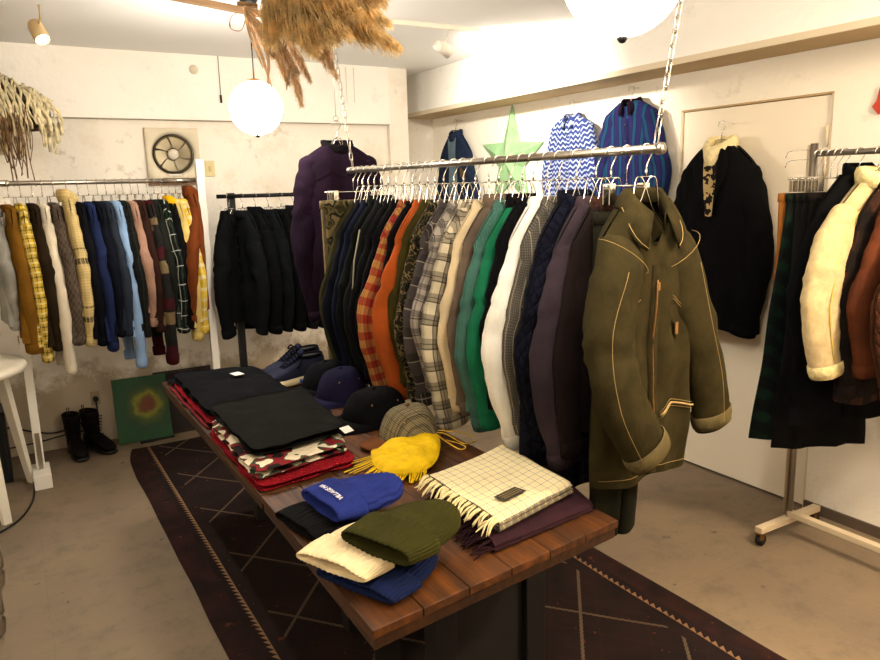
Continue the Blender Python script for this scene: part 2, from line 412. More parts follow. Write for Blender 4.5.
# ------------------------------------------------------------------ garments
def fnz(x, y, z, s): return noise.noise((x + s * 3.7, y - s * 1.9, z + s * 2.3))
def garment(kind, label, cat, loc, rz, mat, L=.80, sw=.165, hw=.20, tk=.026, drop=.13, zn=-.165, slv=None, sl=.64, arm=.03, dy=(0, 0),
            sra=(.064, .068, .060, .048), srb=None, collar='shirt', cmat=None, cuff=True, cuffmat=None, front='button', pockets=(), seed=1,
            slmat=None, waistband=None, vneck=0, group=None, lean=0, yoke=None, buttons=6, chunky=0, nw=0, fold=1.0, turnup=False, swell=0, cw=1, ch=None):
    """garment hung with its hook contact at the origin; shoulders along local x, front towards -y"""
    t = thing(kind, label, cat, loc, rz, group); rnd = random.Random(seed)
    ph = rnd.random() * 6; cy = min(.046, max(.027, tk * 1.25)); rsc = 0 if slv else 1
    def ztop(x):
        a = abs(x) / sw; nk = .062 / sw
        if a < nk: return zn
        return zn - drop * ((a - nk) / (1 - nk)) ** 1.15
    zh = zn - L
    NU, NV = 26, 26; rows = []; uvs = []
    loop = []
    for j in range(NU): loop.append((j / (NU - 1) * 2 - 1, -1))
    for j in range(NU - 2, 0, -1): loop.append((j / (NU - 1) * 2 - 1, 1))
    def bodypt(a, sd, v, off=0):
        """a -1..1 across, sd -1 front / +1 back, v 0 shoulder .. 1 hem"""
        w = sw + (hw - sw) * min(1, v * 1.6) - .012 * sin(PI * min(1, v * 1.3))
        aa = a
        x0 = aa * (sw if v < .02 else w)
        zt = ztop(aa * sw)
        if sd < 0 and abs(aa * sw) < .06: zt -= (.03 + vneck) * (1 - abs(aa * sw) / .06) ** .8
        z = zt + (zh - zt) * v + (.008 * sin(aa * 5 + ph) if v > .9 else 0)
        e = max(0, 1 - abs(aa) ** 5) ** .5
        base = tk + (swell * sin(PI * min(1, v)) if swell else 0)
        open_ = (cy - .004) * max(0, 1 - (abs(aa * sw) / .07) ** 4) if abs(aa * sw) < .07 else 0
        th = (base * e) * min(1, v * 7 + .55) ** .6
        th = max(th, max(open_, 0) * max(0, 1 - v * 4))
        th = max(th, cy * .8 * max(0, 1 - max(0, abs(aa * sw) - .06) / .07) * max(0, 1 - v * 3)) if abs(aa * sw) >= .06 else th
        f = fold * min(1, v * 3) * (.35 + .65 * v)
        y = sd * (th + off) + f * .007 * sin(aa * (7 + seed % 4) + ph + v * 1.2) * (1 - abs(aa) ** 8) + f * .016 * fnz(x0 * 5, sd, z * 2.3, seed)
        y += .012 * fnz(x0 * 11, sd * 2, z * 7, seed + 5) * fold * min(1, v * 4)
        x = x0 + .012 * fnz(sd, v * 3, 0, seed) * v + lean * v
        return Vector((x, y, z))
    for i in range(NV):
        v = (i / (NV - 1)) ** 1.25
        row = []; ur = []
        for a, sd in loop:
            p = bodypt(a, sd, v)
            row.append(p); ur.append((a * hw * (1 if sd < 0 else -1) + (0 if sd < 0 else .9), p.z))
        rows.append(row); uvs.append(ur)
    rows.insert(0, [Vector((p.x, p.y * (.15 if abs(p.x) > .066 else 1), p.z + (.008 if abs(p.x) > .066 else .001))) for p in rows[0]]); uvs.insert(0, uvs[0])
    m = MB(); m.grid(rows, True, uvs)
    # hem turned inside
    inn = [[Vector((p.x * .96, p.y * .75, p.z + dz)) for p in rows[-1]] for dz in (0.002, .05)]
    m.grid([rows[-1]] + inn, True, [uvs[-1]] * 3)
    obj('body', m, mat, t, solid=0)
    # sleeves
    smat = slmat or mat
    for s, d in ((-1, dy[0]), (1, dy[1])):
        if slv and s in slv: P = slv[s]
        else:
            a = arm + rnd.uniform(-.008, .012)
            z1 = zn - drop
            P = [(s * (sw - .080), 0, z1 + .025), (s * (sw - .062), d * .15, z1 - .055), (s * (sw - .040 + a * .5), d * .6, z1 - .18),
                 (s * (sw - .022 + a), d, z1 - .36 * sl / .64), (s * (sw - .045 + a * .4 + rnd.uniform(-.02, .01)), d * 1.1, z1 - sl)]
        N = 40; path = catmull(P, N)
        ra = [lerpl(sra, k / (N - 1)) * (1 + .018 * sin(k * .9 + ph)) for k in range(N)]
        rbb = srb or (tk * 1.15, tk * 1.1, tk * 1.05, tk * .95)
        rb = [lerpl(rbb, k / (N - 1)) for k in range(N)]
        
        for q_, (e1_, e2_) in enumerate(((.60, .55), (.75, .75), (.88, .88), (.96, .96))): ra[q_] *= e1_; rb[q_] *= e2_
        rbm = max(rb)
        def wob(p, u, th, s=s):
            e = math.exp(-((u - .55) / .12) ** 2)
            k = (.006 + .009 * e) * fold
            q = Vector(p); c_ = noise.noise((p.x * 22 + seed, p.y * 9, p.z * 30)) * (.004 + .006 * e) * fold * (1 if rbm > .03 else .6); q.y += c_ * sin(th); q.x += c_ * cos(th) * s
            q.y += k * fnz(p.x * 8, p.y * 12, p.z * 11, seed + s) ; q.x += k * .8 * fnz(p.y * 14, p.x * 7, p.z * 13, seed + 9 + s)
            if chunky: q.x += chunky * sin(u * 40) * .3
            return q
        m = MB(); ids = m.tube(path, ra, 24, rb, up=(0, 1, 0), cap=False, wob=wob)
        last = [Vector(m.v[q]) for q in ids[-1]]; cen = sum(last, Vector()) / len(last)
        m.grid([last, [cen + (p - cen) * .8 + Vector((0, 0, .002)) for p in last], [cen + (p - cen) * .6 + Vector((0, 0, .05)) for p in last]], True)
        so = obj('sleeve', m, smat, t)
        if cuff:
            m = MB(); dv = (path[-1] - path[-3]).normalized(); c0 = path[-1] - dv * (.03 if not turnup else .055)
            n = 20; rw = []; A = ra[-1] * 1.1; B = rb[-1] * 1.15
            ax = Vector((0, 1, 0)).cross(dv).normalized(); ay = dv.cross(ax)
            for h, k in ((0, .97), (.004, 1.02), (.03, 1.03), (.052, .98), (.056, .88), (.03, .8)):
                if turnup: h *= .9; k *= .99
                rw.append([c0 + dv * h + ax * (A * k * cos(2*PI*j/n)) + ay * (B * k * sin(2*PI*j/n)) for j in range(n)])
            m.grid(rw, True, [[(j / n * 2 * PI * A, q * .02) for j in range(n)] for q in range(len(rw))])
            obj('cuff', m, cuffmat or smat, so)
    # collar
    cm = cmat or mat
    zc = zn
    def ring(rx, ry, z, a0, a1, n, tipd=0, tipx=0):
        row = []
        for j in range(n):
            th = a0 + (a1 - a0) * j / (n - 1)       # 0 = front (-y)
            k = max(0, cos(th)); tt = k ** 3
            row.append(Vector((rx * sin(th) * (1 + tipx * tt), -ry * cos(th), z - (.03 * k if tipd >= 0 else 0) - tipd * tt)))
        return row
    gap = .30 if front != 'none' else 0
    if collar == 'shirt':
        m = MB(); n = 25; a0, a1 = gap, 2 * PI - gap
        R = [ring(.058, cy, zc - .012, a0, a1, n), ring(.059, cy, zc + .018, a0, a1, n), ring(.062, cy + .003, zc + .024, a0, a1, n),
             ring(.070, cy + .007, zc + .010, a0, a1, n, .02), ring(.080, cy + .010, zc - .022, a0, a1, n, .035, .25)]
        m.grid(R, False, [[(j * .012, i * .02) for j in range(n)] for i in range(5)]); obj('collar', m, cm, t, solid=.003)
    elif collar in ('stand', 'fur', 'rib', 'turtle'):
        m = MB(); n = 28; h = {'stand': .045, 'fur': .055, 'rib': .022, 'turtle': .05}[collar]; e = {'stand': .005, 'fur': .022, 'rib': .006, 'turtle': .012}[collar]; h = ch or h; e = .014 if ch else e
        prof = [(0, -.02), (e, -.01), (e * 1.4, h * .5), (e, h * .9), (0, h), (-e * .8, h * .8), (-e, h * .3), (-.012, -.02)]
        g = gap if collar in ('stand', 'fur') else 0
        R = []
        for dr, dz in prof:
            row = ring(.060 * cw + dr, cy + .002 + dr, zc + dz, g, 2 * PI - g, n)
            row = [p + Vector((0, 0, 0)) + (Vector((fnz(p.x*60, p.y*60, p.z*60, seed), fnz(p.y*60, p.x*60, p.z*50, seed), 0)) * (.008 if collar == 'fur' else 0)) for p in row]
            R.append(row)
        m.grid(R, False, [[(j * .012, i * .02) for j in range(n)] for i in range(len(R))]); obj('collar', m, cm, t)
    elif collar == 'hood':
        m = MB(); R = []
        for i in range(12):
            u = i / 11; row = []
            for j in range(18):
                th = .5 + (2 * PI - 1) * j / 17
                row.append(Vector(((.062 + .045 * sin(PI * u)) * sin(th), .02 - (.048 + .03 * sin(PI * u)) * cos(th) + .03 * sin(PI * u), zc - .02 + .075 * sin(PI * u * .62) - .05 * u * u)))
            R.append(row)
        m.grid(R); obj('hood', m, cm, t, solid=.006)
    # front opening
    if front in ('button', 'zip', 'open'):
        m = MB(); rows_ = []; N = 20
        for i in range(N):
            v = .10 + .895 * i / (N - 1)
            rows_.append([bodypt(a, -1, v, .0035 if k in (1, 2) else -.001) for k, a in enumerate((-.09, -.085, .085, .09))])
        m.grid(rows_, False, [[(j * .02, i * .04) for j in range(4)] for i in range(N)])
        obj('placket', m, mat if front != 'zip' else mat, t)
        if front == 'button':
            for k in range(buttons):
                v = .14 + .78 * k / buttons; p = bodypt(0, -1, v, .0055)
                m = MB(); m.lathe([(0, 0), (.005, 0), (.0055, .0015), (.004, .0025), (0, .002)], 10, M=Matrix.Translation(p) @ Matrix.Rotation(PI / 2, 4, 'X'))
                obj('button', m, M_button, t)
        elif front == 'zip':
            m = MB(); m.tube([bodypt(0, -1, .12 + .85 * i / 14, .006) for i in range(15)], .0028, 6); z_ = obj('zip', m, M_brass, t)
            m = MB(); p = bodypt(0, -1, .13, .011); m.box(p.x - .004, p.y - .002, p.z - .022, p.x + .004, p.y + .001, p.z)
            obj('zip_puller', m, M_brass, z_, False)
    for (ax, v0, v1, wd) in pockets:
        m = MB(); R = []
        for i in range(7):
            v = v0 + (v1 - v0) * i / 6
            R.append([bodypt(ax + wd * (j / 6 - .5), -1, v, .006 if 0 < i < 6 and 0 < j < 6 else .001) for j in range(7)])
        m.grid(R, False, [[(j * .02, i * .02) for j in range(7)] for i in range(7)]); obj('pocket', m, mat, t)
    if waistband:
        m = MB(); R = []
        for k, (v, o) in enumerate(((.935, .001), (.94, .006), (.97, .007), (.995, .006), (1.0, .001))):
            R.append([bodypt(a, sd, v, o) for a, sd in loop])
        m.grid(R, True, [[(j * .02, i * .02) for j in range(len(loop))] for i in range(5)]); obj('waistband', m, waistband, t)
    t['_z'] = 0
    del t['_z']
    return t, bodypt

def trousers(kind, label, cat, loc, rz, mat, L=.75, w=.17, tk=.022, split=True, seed=1, flare=1.0, clips=True, group=None, skirt=False):
    t = thing(kind, label, cat, loc, rz, group)
    def leg(cx, w0, w1, z0, z1, nm):
        m = MB(); R = []; U = []
        for i in range(22):
            u = i / 21; z = z0 + (z1 - z0) * u; ww = w0 + (w1 - w0) * u; row = []; ur = []
            for j in range(36):
                th = 2 * PI * j / 36; c, s_ = cos(th), sin(th)
                x = cx + ww * (abs(c) ** .7) * (1 if c > 0 else -1)
                y = tk * (abs(s_) ** .8) * (1 if s_ > 0 else -1)
                y += (.004 + .010 * u) * sin(x * 38 + seed) + .014 * fnz(x * 7, y, z * 4, seed) * min(1, u * 4)
                row.append(Vector((x + .01 * fnz(0, z * 4, 3, seed) * u, y, z))); ur.append((x + y, z))
            R.append(row); U.append(ur)
        m.grid(R, True, U); a = R[-1]; c = sum(a, Vector()) / len(a)
        m.grid([a, [c + (p - c) * .93 for p in a], [c + (p - c) * .85 + Vector((0, 0, .04)) for p in a]], True)
        return obj(nm, m, mat, t)
    z0 = -.15
    m = MB()
    if skirt: leg(0, w, w * flare, z0, z0 - L, 'skirt_panel')
    else:
        leg(-w * .5, w * .52, w * .5 * flare, z0, z0 - L, 'leg'); leg(w * .5, w * .52, w * .5 * flare, z0, z0 - L, 'leg')
    R = []
    for zz, k in ((z0 - .035, 1.02), (z0 - .034, 1.06), (z0, 1.05), (z0 + .001, .9), (z0 - .02, .85)):
        R.append([Vector((w * k * (abs(cos(2*PI*j/36)) ** .7) * (1 if cos(2*PI*j/36) > 0 else -1), (tk + .003) * k * (abs(sin(2*PI*j/36)) ** .8) * (1 if sin(2*PI*j/36) > 0 else -1), zz)) for j in range(36)])
    m.grid(R, True, [[(p.x, p.z) for p in r] for r in R]); obj('waistband', m, mat, t)
    return t
def clip_hanger(loc, rz, what, group, w=.15):
    t = thing('clip_hanger', 'metal clip hanger holding the ' + what, 'hanger', loc, rz, group)
    m = MB(); r = .022
    m.tube([Vector((-.020, 0, -.022))] + [Vector((r * cos(math.radians(180 - k * 18)), 0, -.020 + r * sin(math.radians(180 - k * 18)))) for k in range(0, 12)] + [Vector((.004, 0, -.052)), Vector((0, 0, -.064)), Vector((0, 0, -.11))], .0018, 6)
    obj('hook', m, M_chrome, t)
    m = MB(); m.tube([(-w, 0, -.112), (w, 0, -.112)], .0025, 8); obj('bar', m, M_chrome, t)
    for s in (-1, 1):
        m = MB(); m.box(s * w * .8 - .012, -.014, -.165, s * w * .8 + .012, -.010, -.105); m.box(s * w * .8 - .012, .010, -.165, s * w * .8 + .012, .014, -.105); m.box(s * w * .8 - .010, -.010, -.122, s * w * .8 + .010, .010, -.108)
        obj('clip', m, M_chrome, t, False, bevel=.001)
    return t

# ------------------------------------------------------------------ the chained rail in the middle
def chain(name, label, a, b, nlink, r=.0022):
    a, b = Vector(a), Vector(b); t = thing(name, label, 'chain', a)
    d = (b - a); L = d.length; d.normalize(); side = Vector((0, 1, 0)).cross(d).normalized(); oth = d.cross(side)
    link = L / nlink
    for k in range(nlink):
        c = (b - a) * ((k + .5) / nlink); s = side if k % 2 else oth
        h = link * .5 + .004; w = .0075
        pts = []
        for q in range(12):
            th = 2 * PI * q / 12; pts.append(c + d * ((h - w) * (1 if cos(th) > 0 else -1) + w * cos(th)) + s * (w * sin(th)))
        m = MB(); rows = []
        for q in range(12):
            p = pts[q]; tq = (pts[(q + 1) % 12] - pts[q - 1]).normalized(); n1 = tq.cross(s.cross(d)).normalized(); n2 = tq.cross(n1)
            rows.append([p + (n1 * cos(2*PI*j/6) + n2 * sin(2*PI*j/6)) * r for j in range(6)])
        rows.append(rows[0]); m.grid(rows, True); obj('link', m, M_steel, t)
    return t
BA, BB = Vector((1.575, 1.465, 1.69)), Vector((1.452, 3.27, 1.69))
bt = thing('hanging_rail', 'long steel rail hung on two chains carrying the middle row of clothes', 'clothes rail', (1.51, 2.36, 1.69))
m = MB(); m.tube([BA - bt.location, BB - bt.location], .0125, 16); obj('tube', m, M_steel, bt)
for P in (BA, BB):
    m = MB(); d = (BB - BA).normalized(); c = P - bt.location
    m.tube([c - d * .006, c + d * .012], .0165, 16); obj('end_cap', m, M_steel, bt)
chain('chain', 'long-linked steel chain holding up the near end of the hanging rail', (1.575, 1.485, 1.705), (1.625, 1.38, 2.487), 22)
chain('chain', 'steel chain holding up the far end of the hanging rail beside the purple fleece', (1.455, 3.25, 1.705), (1.44, 3.42, 2.487), 24, .0018)
RZ = math.atan2(.123, 1.805)
def bar_at(y): return (1.575 - .06815 * (y - 1.465), y, 1.7035)

F = fabric
mats = {}
def hang_g(kind, label, cat, what, y, mat, **k):
    hang(bar_at(y), RZ, what, 'hangers on the chained rail')
    k.setdefault('seed', int(y * 100)); k.setdefault('zn', -.165 if y < 2 else -.175); k['L'] = k.get('L', .8) - .05; k['sl'] = k.get('sl', .64) - .045
    x, yy, z = bar_at(y)
    return garment(kind, label, cat, (x, yy, z), RZ, mat, **k)

# nearest: olive denim work jacket
olive = fabric('olive_denim', (74, 64, 33), .08, c2=(84, 72, 38), sc=22)
turn = fabric('pale_denim_reverse', (122, 108, 70), .1)
slv = {-1: [(-.100, 0, -.255), (-.135, -.03, -.34), (-.200, -.055, -.50), (-.195, -.10, -.68), (-.095, -.125, -.86)],
       1: [(.10, 0, -.255), (.135, -.01, -.34), (.205, -.02, -.52), (.275, -.03, -.70), (.315, -.03, -.87)]}
oj, ob = hang_g('denim_jacket', 'olive green denim work jacket with pale stitching and turned-up cuffs, nearest on the chained rail', 'jacket', 'olive denim jacket nearest on the rail', 1.515, olive,
    L=.87, sw=.185, hw=.205, tk=.045, drop=.13, zn=-.145, slv=slv, sra=(.078, .088, .080, .074), srb=(.045, .050, .046, .044), collar='none', front='zip', seed=3, cuffmat=turn, turnup=True, fold=1.1, vneck=.12)
# long pointed collar, open at the neck
m = MB(); n = 31; Rr = []
for q, (rx, ry, z, tip, tx) in enumerate(((.058, .044, -.160, .03, 0), (.062, .046, -.128, .02, 0), (.067, .050, -.120, .02, 0), (.084, .058, -.138, .045, .10), (.106, .066, -.170, .080, .22))):
    row = []
    for j in range(n):
        th = .42 + (2 * PI - .84) * j / (n - 1); k = max(0, cos(th)) ** 1.6
        row.append(Vector((rx * sin(th) * (1 + tx * 3 * k), -ry * cos(th) - .01 * k, z - tip * k - .055 * max(0, cos(th)))))
    Rr.append(row)
m.grid(Rr, False, [[(j * .012, i * .02) for j in range(n)] for i in range(5)]); jc = obj('collar', m, olive, oj, solid=.004)
m = MB(); m.tube([p + Vector((0, -.004, 0)) for p in [Vector(a).lerp(Vector(b), .88) for a, b in zip(Rr[3], Rr[4])]], .0011, 5); obj('stitching', m, M_thread, jc)
def stitch(pts, par, r=.0007): m = MB(); m.tube(pts, r, 5); return obj('stitching', m, M_thread, par)
stitch([ob(-.98 + 1.9 * i / 24, -1, .34, .004) for i in range(9)], oj); stitch([ob(.33 + .65 * i / 12, -1, .34, .004) for i in range(13)], oj)
stitch([ob(.33 + .65 * i / 12, -1, .35, .004) for i in range(13)], oj)
stitch([ob(-.95 + 1.9 * i / 24, -1, .965, .004) for i in range(25)], oj)
m = MB(); R = []                                     # slanted chest pocket with its zip pull, and the lower zipped pocket
for i in range(5): R.append([ob(.42 + .05 * j + (.06 * i / 4 - .03), -1, .42 + .06 * i / 4, .007) for j in range(3)])
m.grid(R); pk = obj('chest_pocket', m, olive, oj); p = ob(.47, -1, .425, .012)
m = MB(); m.box(p.x - .008, p.y - .003, p.z - .035, p.x + .004, p.y, p.z, None); obj('zip_puller', m, M_brass, pk, False)
m = MB(); m.tube([ob(.10 + .80 * i / 12, -1, .735, .007) for i in range(13)], .0035, 6); pk = obj('pocket_zip', m, M_thread, oj)
stitch([ob(.10 + .80 * i / 12, -1, .722, .005) for i in range(13)], pk); stitch([ob(.10 + .80 * i / 12, -1, .748, .005) for i in range(13)], pk)
for o in list(oj.children):
    if o.name.startswith('sleeve'):
        P = slv[-1] if sum(v.co.x for v in o.data.vertices) < 0 else slv[1]
        c = catmull(P, 26); s = -1 if P is slv[-1] else 1
        stitch([c[i] + Vector((s * .035 - .012 * (i - 5) * .25, -.068 if s < 0 else -.062, 0)) for i in range(6, 25)], o)
        stitch([c[4] + Vector((.095 * cos(a) * .9, .068 * sin(a), .055 * cos(a) * s)) for a in [PI + k * PI / 10 for k in range(11)]], o)
trousers('work_trousers', 'dark olive work trousers hanging lowest behind the olive denim jacket', 'trousers', (1.545, 1.585, 1.67), RZ, fabric('dark_olive_twill', (52, 50, 34)), L=1.0, w=.10, tk=.022, seed=4)
clip_hanger(bar_at(1.585), RZ, 'dark olive work trousers', 'hangers on the chained rail', .09)

hang_g('fur_collar_jacket', 'dark brown jacket with brown pile collar half hidden behind the olive denim jacket', 'jacket', 'dark brown pile-collared jacket', 1.645, F('dark_brown_cloth', (48, 34, 32)), L=.72, collar='shirt', cmat=F('brown_pile', (82, 50, 36), .25, sc=60, fuzz=.004), front='zip', srb=(.022,)*4, dy=(.0, .0))
hang_g('windbreaker', 'dusty purple grey windbreaker with drawcord hem behind the olive denim jacket', 'jacket', 'purple grey windbreaker', 1.705, F('purple_grey_cloth', (84, 68, 78), .1, weave=False), L=.80, tk=.030, sl=.68, sra=(.070, .080, .076, .054), srb=(.034, .038, .036, .030), arm=.06, dy=(-.02, 0), front='zip', cmat=F('purple_grey_collar', (84, 66, 74)), seed=12)
hang_g('quilted_coat', 'long navy quilted coat with stud fastening beside the purple grey windbreaker', 'coat', 'long navy quilted coat', 1.785, F('navy_quilt', (30, 32, 54), .12, weave=False, quilt=.045), L=.98, tk=.034, hw=.235, sl=.66, sra=(.07, .078, .074, .06), srb=(.036, .040, .038, .034), arm=.04, dy=(-.01, 0), collar='stand', seed=21)
hang_g('tweed_jacket', 'grey black and cream small-check tweed jacket between navy coat and white jacket', 'jacket', 'grey check tweed jacket', 1.862, plaid('grey_tweed', (128, 120, 108), [('u', .008, 0, .5, (84, 78, 70), .6), ('v', .008, 0, .5, (70, 66, 60), .5), ('u', .04, .1, .12, (176, 164, 140), .6)]), L=.74, sl=.62, tk=.022, dy=(.0, 0), seed=5)
hang_g('canvas_jacket', 'bright white canvas jacket with buttoned cuffs in the middle row', 'jacket', 'white canvas jacket', 1.918, F('white_canvas', (226, 220, 206), .05, c2=(240, 235, 224)), L=.82, sl=.68, tk=.030, sra=(.066, .076, .072, .056), srb=(.034, .036, .034, .030), arm=.06, dy=(-.01, 0), seed=8, waistband=F('white_band', (222, 214, 196), .05))
hang_g('cardigan', 'black knitted cardigan between white jacket and bright green jacket', 'cardigan', 'black knitted cardigan', 1.985, F('black_knit', (26, 26, 30), .1, rib=.008), L=.72, sl=.60, collar='rib', seed=9)
hang_g('fleece_jacket', 'bright emerald green jacket with black collar lining in the middle row', 'jacket', 'bright green jacket', 2.04, F('emerald_cloth', (30, 126, 86), .1), L=.76, sl=.64, sra=(.066, .072, .062, .05), srb=(.032,)*4, arm=.045, collar='stand', cmat=F('black_lining_cloth', (28, 24, 28)), seed=10)
hang_g('corduroy_shirt', 'dusty teal corduroy shirt next to the bright green jacket', 'shirt', 'dusty teal shirt', 2.10, F('dusty_teal', (84, 134, 120), .1, rib=.006), L=.76, sl=.66, tk=.028, sra=(.066, .072, .064, .05), srb=(.034,)*4, arm=.055, dy=(-.005, 0), seed=31)
hang_g('zip_jacket', 'taupe brown light jacket between teal shirt and beige shirt', 'jacket', 'taupe brown light jacket', 2.165, F('taupe_cloth', (122, 104, 88)), L=.75, sl=.62, seed=13, front='zip', collar='stand')
hang_g('overshirt', 'pale beige overshirt just beyond the taupe jacket in the middle row', 'shirt', 'pale beige overshirt', 2.222, F('beige_cloth', (204, 184, 148), .07), L=.74, sl=.62, seed=14)
tart = plaid('cream_tartan', (206, 194, 166), [('u', .075, 0, .40, (92, 82, 72), .55), ('v', .075, 0, .40, (92, 82, 72), .55), ('u', .075, .60, .07, (40, 36, 36), .8), ('v', .075, .60, .07, (40, 36, 36), .8), ('u', .075, .80, .05, (90, 70, 54), .7), ('v', .075, .80, .05, (90, 70, 54), .7)])
hang_g('flannel_shirt', 'cream and black large tartan flannel shirt in the middle row', 'shirt', 'cream tartan flannel shirt', 2.30, tart, L=.80, sl=.70, tk=.036, sra=(.07, .08, .08, .066), srb=(.036, .042, .044, .038), arm=.05, dy=(-.015, 0), seed=15)
tart2 = plaid('grey_cream_plaid', (176, 166, 154), [('u', .05, 0, .35, (88, 80, 80), .55), ('v', .05, 0, .35, (88, 80, 80), .55), ('u', .05, .6, .08, (46, 40, 42), .7), ('v', .05, .6, .08, (46, 40, 42), .7)])
hang_g('flannel_shirt', 'pale grey small-check flannel shirt behind the cream tartan one', 'shirt', 'pale grey check flannel shirt', 2.375, tart2, L=.72, sl=.58, seed=16, arm=.05)
tart3 = plaid('brown_grey_plaid', (98, 88, 86), [('u', .09, 0, .4, (62, 54, 54), .6), ('v', .09, 0, .4, (62, 54, 54), .6), ('u', .09, .65, .05, (170, 160, 140), .7), ('v', .09, .65, .05, (170, 160, 140), .7), ('u', .09, .85, .03, (150, 130, 110), .6)])
hang_g('flannel_shirt', 'brown grey plaid flannel shirt next to the camouflage jacket', 'shirt', 'brown grey plaid flannel shirt', 2.435, tart3, L=.77, sl=.64, tk=.032, srb=(.038, .04, .038, .032), arm=.05, dy=(-.01, 0), seed=17)
cam1 = camo('leaf_camouflage', [(40, 36, 24), (86, 76, 44), (28, 26, 20), (140, 122, 78), (64, 56, 32)], 26)
hang_g('camouflage_jacket', 'leaf camouflage hunting jacket between brown plaid shirt and orange shirt', 'jacket', 'leaf camouflage jacket', 2.505, cam1, L=.80, sl=.66, tk=.030, arm=.04, srb=(.034,)*4, seed=18)
hang_g('corduroy_shirt', 'dark olive corduroy shirt tight against the orange shirt', 'shirt', 'dark olive corduroy shirt', 2.565, F('dark_olive_cord', (92, 82, 30), .14, rib=.006), L=.74, sl=.60, seed=19)
hang_g('cord_shirt', 'bright rust orange shirt with long sleeve hanging over the tables', 'shirt', 'rust orange shirt', 2.615, F('rust_orange', (172, 80, 30), .1), L=.78, sl=.66, tk=.032, sra=(.066, .074, .066, .052), srb=(.038,)*4, arm=.075, dy=(-.005, 0), seed=20)
hang_g('knit_jumper', 'thin black jumper squeezed between orange shirt and red patchwork shirt', 'jumper', 'thin black jumper', 2.675, F('black_wool', (26, 24, 26)), L=.72, sl=.58, collar='rib', front='none', cuff=False, seed=22)
redp = plaid('red_patchwork', (158, 44, 34), [('u', .06, 0, .5, (196, 148, 66), .55), ('v', .06, .0, .5, (168, 52, 40), .7), ('v', .06, .5, .5, (200, 160, 90), .30), ('u', .02, .1, .2, (110, 30, 28), .5)])
hang_g('patchwork_shirt', 'red and yellow patchwork check shirt with worn elbow patch beside the orange shirt', 'shirt', 'red and yellow patchwork shirt', 2.73, redp, L=.78, sl=.68, tk=.030, sra=(.066, .074, .066, .052), srb=(.036,)*4, arm=.07, seed=23)
for q, (y, kd, lb, cat, wh, c, k) in enumerate((
    (2.795, 'wool_jacket', 'black wool jacket right beside the red patchwork shirt', 'jacket', 'black wool jacket beside the red shirt', (24, 26, 30), {}),
    (2.86, 'bomber_jacket', 'near-black bomber jacket second from the red patchwork shirt', 'jacket', 'near-black bomber jacket', (30, 32, 36), dict(collar='rib', front='zip')),
    (2.925, 'charcoal_jacket', 'charcoal zip jacket with pale piping along its sleeve', 'jacket', 'charcoal piped jacket', (44, 46, 48), dict(front='zip')),
    (2.99, 'parka', 'dark green black parka between the charcoal jacket and navy jacket', 'jacket', 'dark green black parka', (30, 36, 34), dict(collar='stand')),
    (3.05, 'navy_jacket', 'deep navy jacket near the far end of the chained rail', 'jacket', 'deep navy jacket', (30, 38, 68), {}),
    (3.105, 'denim_overshirt', 'blue black denim overshirt third from the far end of the chained rail', 'shirt', 'blue black denim overshirt', (26, 32, 50), {}),
    (3.16, 'khaki_jacket', 'khaki green jacket at the far end of the chained rail next to the trousers', 'jacket', 'khaki green jacket', (82, 78, 48), {}))):
    g_, b_ = hang_g(kd, lb, cat, wh, y, F(kd + '_cloth', c), L=.80, sl=.66, seed=40 + q * 3, tk=.026, arm=.05, **k)
    if q == 2:
        m = MB(); m.tube([(-.17, -.034, -.27), (-.205, -.036, -.40), (-.222, -.036, -.55), (-.225, -.034, -.68)], .003, 6); obj('piping', m, plain('pale_piping', (150, 146, 120), .7), g_)
tr = [('camouflage trousers', 'camouflage_trousers', 'brown and green camouflage trousers clipped at the far end of the chained rail', camo('brown_green_camo', [(88, 80, 48), (126, 112, 72), (58, 60, 40), (150, 132, 90)], 12), 3.205, .78),
      ('tan chinos', 'chinos', 'faded tan chinos clipped outermost at the far end of the chained rail', F('faded_tan', (150, 134, 98)), 3.25, .80)]
for wh, kd, lb, mt, y, L_ in tr:
    clip_hanger(bar_at(y), RZ, wh, 'hangers on the chained rail', .15)
    x, yy, z = bar_at(y); trousers(kd, lb, 'trousers', (x, yy, z), RZ, mt, L=L_, w=.17, tk=.019, seed=int(y * 10))

# ------------------------------------------------------------------ left rack in front of the back wall
def post_rack(x, y, label):
    t = thing('rack_post', label, 'post', (x, y, 0)); m = MB()
    m.box(-.022, -.022, .0, .022, .022, 1.80); obj('upright', m, M_white, t, False, bevel=.003); return t
lp = thing('rack_post', 'white wooden rack post with a block foot beside the white plastic table', 'post', (.035, 4.6, 0))
m = MB(); m.box(-.022, -.022, .085, .022, .022, 1.60); obj('upright', m, M_white, lp, False, bevel=.003)
m = MB(); m.box(-.045, -.13, .0, .045, .10, .084); obj('foot', m, M_white, lp, False, bevel=.004)
m = MB(); m.box(-.012, -.03, .09, .012, -.022, .30); obj('bracket', m, M_steel, lp, False)
post_rack(1.055, 4.58, 'plain white wooden post at the right end of the left rail near the fan')
lr = thing('clothes_rail', 'long steel rail along the back wall holding the colourful left row of clothes', 'clothes rail', (.3, 4.6, 1.68))
m = MB(); m.tube([(-1.1, 0, 0), (.725, 0, 0)], .013, 14); obj('tube', m, M_steel, lr)
m = MB(); m.tube([(.55, 0, .0), (.73, 0, .0)], .0165, 14); obj('sleeve_joint', m, M_steel, lr)
m = MB(); m.tube([(-.34, 0, 0), (-.235, 0, 0)], .018, 14); obj('clamp', m, M_chrome, lr)
